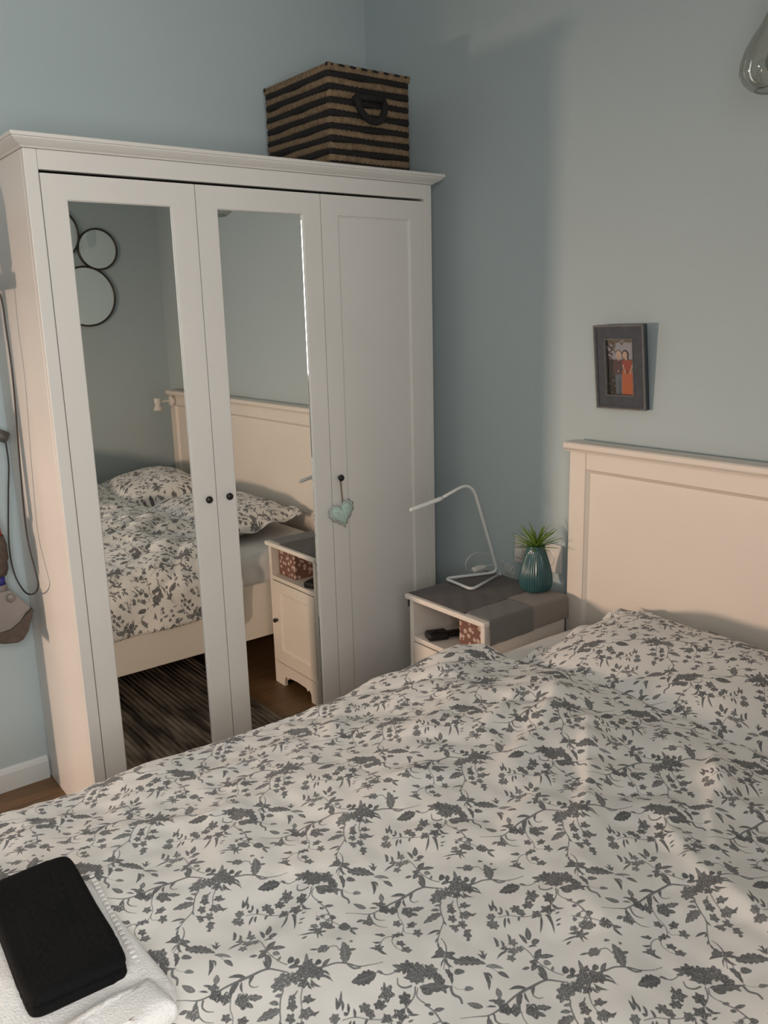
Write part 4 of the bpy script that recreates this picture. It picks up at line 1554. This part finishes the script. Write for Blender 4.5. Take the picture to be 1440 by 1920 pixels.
tube('end_cap', np.array([(-0.0135, -0.8222, zr), (-0.008, -0.8205, zr)]), 0.0062, M['lamp'], la, 12)
cordp = smooth_path([(-0.008, -0.8205, zr), (0.012, -0.80, 0.63), (0.012, -0.765, 0.640), (-0.02, -0.752, 0.636)], 8)
tube('cord', cordp, 0.0018, M['wcord'], la, 6)
tube('cord', smooth_path([(-0.066, -0.752, 0.634), (-0.10, -0.757, 0.645), (-0.115, -0.765, 0.675), (-0.085, -0.768, 0.70), (-0.03, -0.772, 0.692), (0.015, -0.80, 0.664), (0.025, -0.825, 0.655), (0.035, -0.845, 0.672), (0.047, -0.849, 0.690)], 8), 0.0017, M['wcord'], la, 6)
coil = [(0.022 + 0.010 * math.sin(t * 2 * PI), -0.815 - 0.040 * t / 4.0, 0.637 + 0.016 * math.cos(t * 2 * PI)) for t in np.linspace(0, 4, 60)]
tube('cord_coil', np.array(coil), 0.0018, M['wcord'], la, 6)
bm = bmesh.new()
box_into(bm, -0.070, -0.016, -0.762, -0.742, 0.6275, 0.6445, 0.006, 3)
sw = mesh_from_bm('inline_switch', bm, M['plastic'], la)
box('rocker', -0.052, -0.034, -0.757, -0.747, 0.6446, 0.6466, M['plastic'], sw, 0.0008)
bm = bmesh.new()
box_into(bm, 0.045, 0.080, -0.866, -0.832, 0.676, 0.710, 0.008, 3)
mesh_from_bm('plug', bm, M['plastic'], la)

# ------------------------------------------------------------------ double socket on the wall
so = tag(empty('wall_socket', (XB - 0.002, -0.93, 0.66)), 'white double wall socket behind the teal vase', 'socket')
box('plate', XB - 0.012, XB - 0.0005, -1.006, -0.795, 0.644, 0.742, M['plastic'], so, 0.004)
for yy in (-0.848, -0.953):
    rg = lathe('socket_well', [(0.0, -0.004), (0.021, -0.004), (0.0225, -0.017), (0.026, -0.017), (0.027, -0.012), (0.027, -0.0125)], (XB, yy, 0.693), M['plastic'], so, 28, axis='x')
    for s_ in (-0.0095, 0.0095):
        lathe('hole', [(0.0, -0.0062), (0.0026, -0.0062), (0.0026, -0.0042)], (XB, yy + s_, 0.693), M['hole'], rg, 10, axis='x')

# ------------------------------------------------------------------ vase with the succulent
vc = (-0.028, -1.000, ZT + 0.0022)
vz = [(0.0, 0.0), (0.041, 0.0), (0.046, 0.003), (0.0505, 0.012), (0.053, 0.027), (0.0525, 0.042), (0.050, 0.060), (0.0455, 0.080), (0.0395, 0.100), (0.0335, 0.120), (0.0295, 0.134), (0.0285, 0.143), (0.0292, 0.1475),
      (0.0272, 0.148), (0.0255, 0.143), (0.0255, 0.125), (0.0, 0.12)]
tag(lathe('vase', vz, vc, M['vase'], None, 240, rib=40, ribd=0.022, ribz=(0.008, 0.132)), 'teal glazed ribbed vase on the nightstand', 'vase')
pl = tag(empty('succulent', (vc[0], vc[1], vc[2] + 0.13)), 'spiky green artificial succulent standing in the teal vase', 'plant')


def spike(az, el, L, wd, mat, cz):
    n = 9
    V = []
    d = np.array((math.cos(az), math.sin(az)))
    sdv = np.array((-math.sin(az), math.cos(az), 0))
    p = np.array((vc[0], vc[1], cz)) + np.array((d[0], d[1], 0)) * 0.006
    e_ = el
    for i in range(n + 1):
        t = i / n
        hw = wd * (0.55 + 0.75 * t) * (1 - t) ** 0.75 + 0.0003
        dirv = np.array((d[0] * math.cos(e_), d[1] * math.cos(e_), math.sin(e_)))
        nr_ = np.cross(sdv, dirv)
        V += [p - sdv * hw, p + nr_ * -hw * 0.45, p + sdv * hw, p + nr_ * hw * 0.25]
        p = p + dirv * L / n
        e_ -= (0.10 if el > 0.9 else 0.045) * (1.0 - 1.2 * t)
    F = []
    for i in range(n):
        for k in range(4):
            F.append((i * 4 + k, i * 4 + (k + 1) % 4, i * 4 + 4 + (k + 1) % 4, i * 4 + 4 + k))
    F.append((n * 4, n * 4 + 1, n * 4 + 2, n * 4 + 3))
    return faces_obj('leaf', V, F, mat, pl)


k_ = 0
for ring_n, el, L, wd in ((13, 0.32, 0.082, 0.0058), (12, 0.62, 0.085, 0.006), (10, 0.95, 0.085, 0.0065), (6, 1.25, 0.080, 0.0065), (2, 1.5, 0.086, 0.005)):
    for i in range(ring_n):
        spike(2 * PI * (i + 0.37 * k_) / ring_n + random.uniform(-.14, .14), el + random.uniform(-.12, .12), L * random.uniform(0.82, 1.1), wd,
              M['leaf'] if (k_ > 1 or i % 3) else M['leaf2'], vc[2] + 0.138 + 0.003 * k_)
    k_ += 1
tube('stem', np.array([(vc[0], vc[1], vc[2] + 0.122), (vc[0], vc[1], vc[2] + 0.150)]), 0.009, M['leaf2'], pl, 8)

# ------------------------------------------------------------------ things on the nightstand shelf
sb = tag(empty('storage_box', (-0.19, -1.01, 0.4725)), 'brown patterned storage box on the nightstand shelf', 'box')
box('box_body', -0.318, -0.075, -1.071, -0.950, 0.4728, 0.592, M['box'], sb, 0.002)
rm = tag(empty('black_gadget', (-0.29, -0.842, 0.4725)), 'black plastic gadget lying on the nightstand shelf', 'gadget')
rot = Matrix.Rotation(math.radians(-22), 4, 'Z')


def gad(name, x0, x1, y0, y1, z0, z1, bev):
    bm = bmesh.new()
    box_into(bm, x0, x1, y0, y1, z0, z1, bev, 3)
    bmesh.ops.transform(bm, matrix=Matrix.Translation((-0.283, -0.842, 0.4725)) @ rot, verts=bm.verts)
    return mesh_from_bm(name, bm, M['gadget'], rm)


gad('body', -0.062, 0.010, -0.026, 0.024, 0.0005, 0.026, 0.009)
gad('handle', 0.004, 0.085, -0.014, 0.014, 0.003, 0.021, 0.007)
gad('button', -0.042, -0.022, -0.010, 0.010, 0.0255, 0.029, 0.0012)

# ------------------------------------------------------------------ tilted picture on the wall
pf = tag(empty('picture_frame', (0.05, -1.24, 1.21)), 'small slate-grey framed picture of a couple, leaning from the wall', 'picture')
cT = np.array((0.054, -1.222, 1.452))
cB = np.array((0.079, -1.226, 1.209))
vy = (cT - cB)
FH = np.linalg.norm(vy)
vy /= FH
vx = np.array((0, -1, 0.035))
vx = vx - vy * (vx @ vy)
vx /= np.linalg.norm(vx)
vn = np.cross(vx, vy)
if vn[0] > 0:
    vn = -vn
FW = 0.172
org = (cT + cB) / 2


def fpt(u, v, d):
    return org + vx * u + vy * v + vn * d


def frame_ring(name, u0, u1, d0_, d1_, mat, hw0, hh0, hw1, hh1):
    """mitred ring between two rectangles (half sizes), from depth d0_ to d1_"""
    bm = bmesh.new()
    R = []
    for (hw, hh, d) in ((hw0, hh0, d0_), (hw0, hh0, d1_), (hw1, hh1, d1_), (hw1, hh1, d0_)):
        R.append([bm.verts.new(fpt(a * hw, b * hh, d)) for a, b in ((-1, -1), (1, -1), (1, 1), (-1, 1))])
    for i in range(4):
        for k in range(4):
            bm.faces.new((R[i][k], R[i][(k + 1) % 4], R[(i + 1) % 4][(k + 1) % 4], R[(i + 1) % 4][k]))
    return mesh_from_bm(name, bm, mat, pf)


hw, hh = FW / 2, FH / 2
frame_ring('moulding', 0, 0, -0.019, 0.0, M['frame'], hw, hh, 0.047, 0.081)
frame_ring('outer_lip', 0, 0, -0.004, 0.0022, M['framee'], hw + 0.0006, hh + 0.0006, hw - 0.0035, hh - 0.0035)
frame_ring('outer_bead', 0, 0, -0.002, 0.0016, M['frame'], hw - 0.0036, hh - 0.0036, hw - 0.010, hh - 0.010)
frame_ring('inner_lip', 0, 0, -0.010, 0.0014, M['framee'], 0.0492, 0.0832, 0.0468, 0.0808)
# the print: grey sky, dark ground, two standing figures
nu, nv = 96, 166
U, Vv = np.meshgrid(np.linspace(-0.0475, 0.0475, nu), np.linspace(-0.0815, 0.0815, nv), indexing='ij')
col = np.ones((nu, nv, 4))
U_, V_ = U / 0.0475, Vv / 0.0815


def paint(mask, c):
    col[mask, :3] = c


paint(np.ones_like(U, bool), (0.014, 0.016, 0.014))
paint(V_ > 0.28, (0.25, 0.26, 0.29))
nz_ = np.sin(U * 300 + 3 * np.sin(Vv * 210)) + np.sin(Vv * 330 + 2 * np.sin(U * 160))
paint((V_ > 0.28) & (U_ < -0.62 + 0.35 * (V_ - 0.3)) & (nz_ > -0.4), (0.045, 0.035, 0.03))
paint((V_ > 0.88 + 0.05 * nz_) | ((V_ > 0.55) & (np.abs(U_ + 0.45 - 0.3 * (V_ - 0.6)) < 0.07 + 0.03 * nz_)), (0.11, 0.085, 0.055))
paint((V_ < -0.2) & (nz_ > 1.3) & (U_ < -0.2), (0.10, 0.085, 0.05))


def ell(cu, cv, ru, rv):
    return ((U_ - cu) / ru) ** 2 + ((V_ - cv) / rv) ** 2 < 1


# figure in a plum shirt and blue trousers
paint((np.abs(U_ + 0.16 - 0.0) < 0.28 + 0.02 * V_) & (V_ < -0.18) & (V_ > -0.97), (0.085, 0.115, 0.14))
paint((np.abs(U_ + 0.13) < 0.03) & (V_ < -0.45) & (V_ > -0.97), (0.025, 0.035, 0.04))
paint((np.abs(U_ + 0.17) < 0.40 - 0.10 * np.clip((V_ - 0.1) * 4, 0, 1)) & (V_ < 0.27) & (V_ > -0.25), (0.070, 0.036, 0.040))
paint(ell(-0.20, -0.14, 0.06, 0.035), (0.30, 0.24, 0.24))
paint(ell(-0.14, 0.49, 0.25, 0.125), (0.030, 0.024, 0.018))
paint(ell(-0.14, 0.44, 0.22, 0.15), (0.42, 0.31, 0.24))
paint((np.abs(U_ + 0.14) < 0.09) & (V_ > 0.24) & (V_ < 0.36), (0.38, 0.27, 0.20))
# figure in a red top and long orange skirt
paint(ell(0.36, 0.44, 0.27, 0.18), (0.040, 0.026, 0.020))
paint((np.abs(U_ - 0.54) < 0.07) & (V_ > 0.26) & (V_ < 0.46), (0.040, 0.026, 0.020))
paint(ell(0.32, 0.43, 0.17, 0.13), (0.42, 0.31, 0.24))
paint((np.abs(U_ - 0.40) < 0.08) & (V_ > 0.2) & (V_ < 0.34), (0.38, 0.27, 0.20))
paint((np.abs(U_ - 0.50) < 0.42 + 0.06 * (-V_ - 0.2)) & (V_ < -0.12) & (V_ > -0.97), (0.42, 0.105, 0.035))
paint((np.abs(U_ - 0.50) < 0.42) & (V_ < -0.12) & (V_ > -0.97) & (np.sin(U_ * 34 + V_) > 0.75), (0.30, 0.065, 0.022))
paint((np.abs(U_ - 0.46) < 0.36 - 0.12 * np.clip((0.1 - V_) * 3, 0, 1)) & (V_ < 0.26) & (V_ > -0.13), (0.26, 0.040, 0.025))
for sg, c0 in ((1, 0.16), (-1, 0.82)):
    paint((np.abs(U_ - (c0 + sg * 0.20 * np.clip((0.05 - V_) * 3, 0, 1))) < 0.045) & (V_ < 0.1) & (V_ > -0.22), (0.40, 0.28, 0.20))
paint(ell(0.46, -0.18, 0.10, 0.045), (0.12, 0.02, 0.016))
PP = org + U[..., None] * vx + Vv[..., None] * vy + vn * -0.008
o = mesh_from_np('picture_print', PP.reshape(-1, 3), grid_faces(nu, nv), M['print'], pf, smooth=False, attr=col.reshape(-1, 4))
bm = bmesh.new()
R = [[bm.verts.new(fpt(a * (hw - .004), b * (hh - .004), d)) for a, b in ((-1, -1), (1, -1), (1, 1), (-1, 1))] for d in (-0.018, -0.0095)]
for k in range(4):
    bm.faces.new((R[0][k], R[0][(k + 1) % 4], R[1][(k + 1) % 4], R[1][k]))
bm.faces.new(R[0])
bm.faces.new(R[1][::-1])
mesh_from_bm('backing', bm, M['frame'], pf)
tube('hanger', np.array([fpt(0, hh - 0.02, -0.0175), (XB - 0.0005, -1.229, 1.437)]), 0.002, M['steel'], pf, 8)

# ------------------------------------------------------------------ three joined round mirrors on the facing wall (seen in the wardrobe mirror)
rmz = tag(empty('round_mirrors', (-0.33, YC + 0.01, 1.47)), 'cluster of joined round mirrors with thin bronze rims, reflected in the wardrobe mirror', 'mirror')
for (x_, z_, r_) in ((-0.259, 1.884, 0.105), (-0.345, 1.634, 0.156), (-0.490, 1.960, 0.133)):
    rim = lathe('rim', [(r_ - 0.004, 0.006), (r_ - 0.002, 0.016), (r_ + 0.004, 0.018), (r_ + 0.006, 0.012), (r_ + 0.006, 0.001)], (x_, YC, z_), M['bronze'], rmz, 64, axis='y')
    lathe('mirror_glass', [(0.0, 0.0085), (r_ - 0.004, 0.0085)], (x_, YC, z_), M['mirror'], rim, 64, axis='y')

# spot lamp clipped to the far end of the headboard (seen in the wardrobe mirror)
sl = tag(empty('spot_lamp', (0.0, -2.775, 1.03)), 'small white spot lamp clipped to the far headboard corner, seen in the mirror', 'lamp')
lathe('base_disc', [(0.0, -0.026), (0.026, -0.024), (0.030, -0.018), (0.030, -0.0005), (0.0, 0.0)], (XH, -2.765, 1.045), M['plastic'], sl, 28, axis='x')
tube('arm', smooth_path([(XH - 0.024, -2.765, 1.045), (XH - 0.05, -2.765, 1.048), (XH - 0.085, -2.765, 1.043)], 6), 0.006, M['plastic'], sl, 10)
lathe('lamp_shade', [(0.0, 0.030), (0.017, 0.029), (0.019, 0.024), (0.019, -0.004), (0.0155, -0.008), (0.0155, -0.016), (0.021, -0.020), (0.027, -0.040), (0.025, -0.040), (0.0, -0.022)],
      (XH - 0.098, -2.765, 1.038), M['plastic'], sl, 28)

# ------------------------------------------------------------------ glass pendant above the bed
PEX, PEY, PEZ = -0.140, -1.75, 0.052
pe = tag(empty('pendant_lamp', (PEX, PEY, 1.94)), 'clear bell-shaped glass pendant lamp hanging at the picture edge above the bed', 'lamp')
pz = [(0.038, 1.890), (0.050, 1.896), (0.064, 1.909), (0.073, 1.928), (0.072, 1.948), (0.064, 1.974), (0.050, 2.000), (0.034, 2.024), (0.022, 2.050), (0.016, 2.070), (0.016, 2.09)]
lathe('glass_shade', pz, (PEX, PEY, PEZ), M['pendant'], pe, 48)
tor = [(PEX + 0.038 * math.cos(a), PEY + 0.038 * math.sin(a), 1.893 + PEZ) for a in np.linspace(0, 2 * PI, 48, endpoint=False)]
tube('rim', np.array(tor), 0.0022, M['pendant'], pe, 8, closed=True)
bulb = lathe('bulb', [(0.0, 1.925), (0.014, 1.928), (0.022, 1.942), (0.022, 1.956), (0.014, 1.978), (0.011, 1.995), (0.0, 1.995)], (PEX, PEY, PEZ), M['pendant'], pe, 28)
lathe('fitting', [(0.0, 1.994), (0.013, 1.994), (0.014, 2.04), (0.019, 2.07), (0.019, 2.105), (0.004, 2.112), (0.0, 2.112)], (PEX, PEY, PEZ), M['brass'], pe, 24)
tube('cord', np.array([(PEX, PEY, 2.11 + PEZ), (PEX, PEY, ZC - 0.02)]), 0.0025, M['wcord'], pe, 8)
lathe('ceiling_rose', [(0.0, ZC - 0.0005), (0.045, ZC - 0.0005), (0.045, ZC - 0.012), (0.02, ZC - 0.024), (0.0, ZC - 0.024)], (PEX, PEY, 0), M['plastic'], pe, 32)

# ------------------------------------------------------------------ cordless vacuum and its charging cord beside the wardrobe
va = tag(empty('cordless_vacuum', (-1.43, -0.10, 0.55)), 'grey and brown cordless vacuum hanging on the wall beside the wardrobe', 'vacuum')


def xz(u, v):
    return (u, -0.062, v)


headp = [(-1.475, 0.585), (-1.451, 0.569), (-1.413, 0.556), (-1.396, 0.562), (-1.383, 0.578), (-1.370, 0.612), (-1.360, 0.643), (-1.364, 0.652), (-1.382, 0.676), (-1.400, 0.700), (-1.412, 0.712), (-1.455, 0.712), (-1.475, 0.68)]
prism('nozzle_body', headp, xz, (0, -0.075, 0), M['vclear'], va, 0.004)
brush = [(-1.478, 0.562), (-1.451, 0.552), (-1.412, 0.546), (-1.394, 0.553), (-1.378, 0.575), (-1.364, 0.612), (-1.356, 0.640), (-1.359, 0.645), (-1.376, 0.634), (-1.396, 0.610), (-1.425, 0.592), (-1.478, 0.585)]
prism('brush_cover', brush, lambda u, v: (u, -0.058, v), (0, -0.090, 0), M['vbrown'], va, 0.004)
lathe('pivot', [(0.0, -0.146), (0.011, -0.145), (0.014, -0.141), (0.014, -0.130)], (-1.414, 0.0, 0.690), M['vgrey'], va, 20, axis='y')
lathe('neck', [(0.0, 0.700), (0.021, 0.700), (0.024, 0.715), (0.024, 0.728), (0.0, 0.728)], (-1.436, -0.10, 0), M['vgrey'], va, 24)
lathe('blue_collar', [(0.0, 0.728), (0.0225, 0.728), (0.0225, 0.756), (0.0, 0.756)], (-1.438, -0.10, 0), M['vblue'], va, 24)
lathe('connector', [(0.0, 0.756), (0.030, 0.757), (0.036, 0.775), (0.036, 0.800), (0.040, 0.806), (0.040, 0.850), (0.034, 0.880), (0.0, 0.880)], (-1.438, -0.10, 0), M['vbrown'], va, 24)
lathe('red_latch', [(0.0, 0.880), (0.028, 0.881), (0.024, 0.925), (0.0, 0.925)], (-1.436, -0.10, 0), M['vred'], va, 24)
tube('wand', np.array([(-1.445, -0.118, 0.922), (-1.452, -0.120, 1.62)]), 0.018, M['steel'], va, 20)
lathe('motor_body', [(0.0, 1.60), (0.03, 1.60), (0.055, 1.63), (0.055, 1.78), (0.04, 1.82), (0.0, 1.82)], (-1.492, -0.17, 0), M['vgrey'], va, 28)

dk = tag(empty('charging_dock', (-1.43, -0.02, 1.14)), 'black wall dock and steel nozzle holder with a looped black cord, beside the wardrobe', 'charger')
box('bracket', -1.432, -1.385, -0.262, -0.0005, 1.585, 1.622, M['gadget'], dk, 0.004)
tube('nozzle_holder', np.array([(-1.46, -0.075, 1.222), (-1.352, -0.075, 1.166)]), 0.018, M['steel'], dk, 20)
box('holder_plate', -1.475, -1.43, -0.06, -0.0005, 1.19, 1.25, M['gadget'], dk, 0.004)
cp = smooth_path([(-1.388, -0.245, 1.60), (-1.366, -0.255, 1.575), (-1.360, -0.248, 1.482), (-1.360, -0.252, 1.336), (-1.360, -0.213, 1.089), (-1.360, -0.195, 0.893), (-1.360, -0.238, 0.787), (-1.360, -0.252, 0.745), (-1.360, -0.19, 0.704),
                  (-1.363, -0.10, 0.688), (-1.380, -0.072, 0.745), (-1.384, -0.07, 0.84), (-1.368, -0.07, 0.988), (-1.356, -0.072, 1.085), (-1.357, -0.075, 1.158)], 10)
tube('cord', cp, 0.0026, M['cord'], dk, 8)
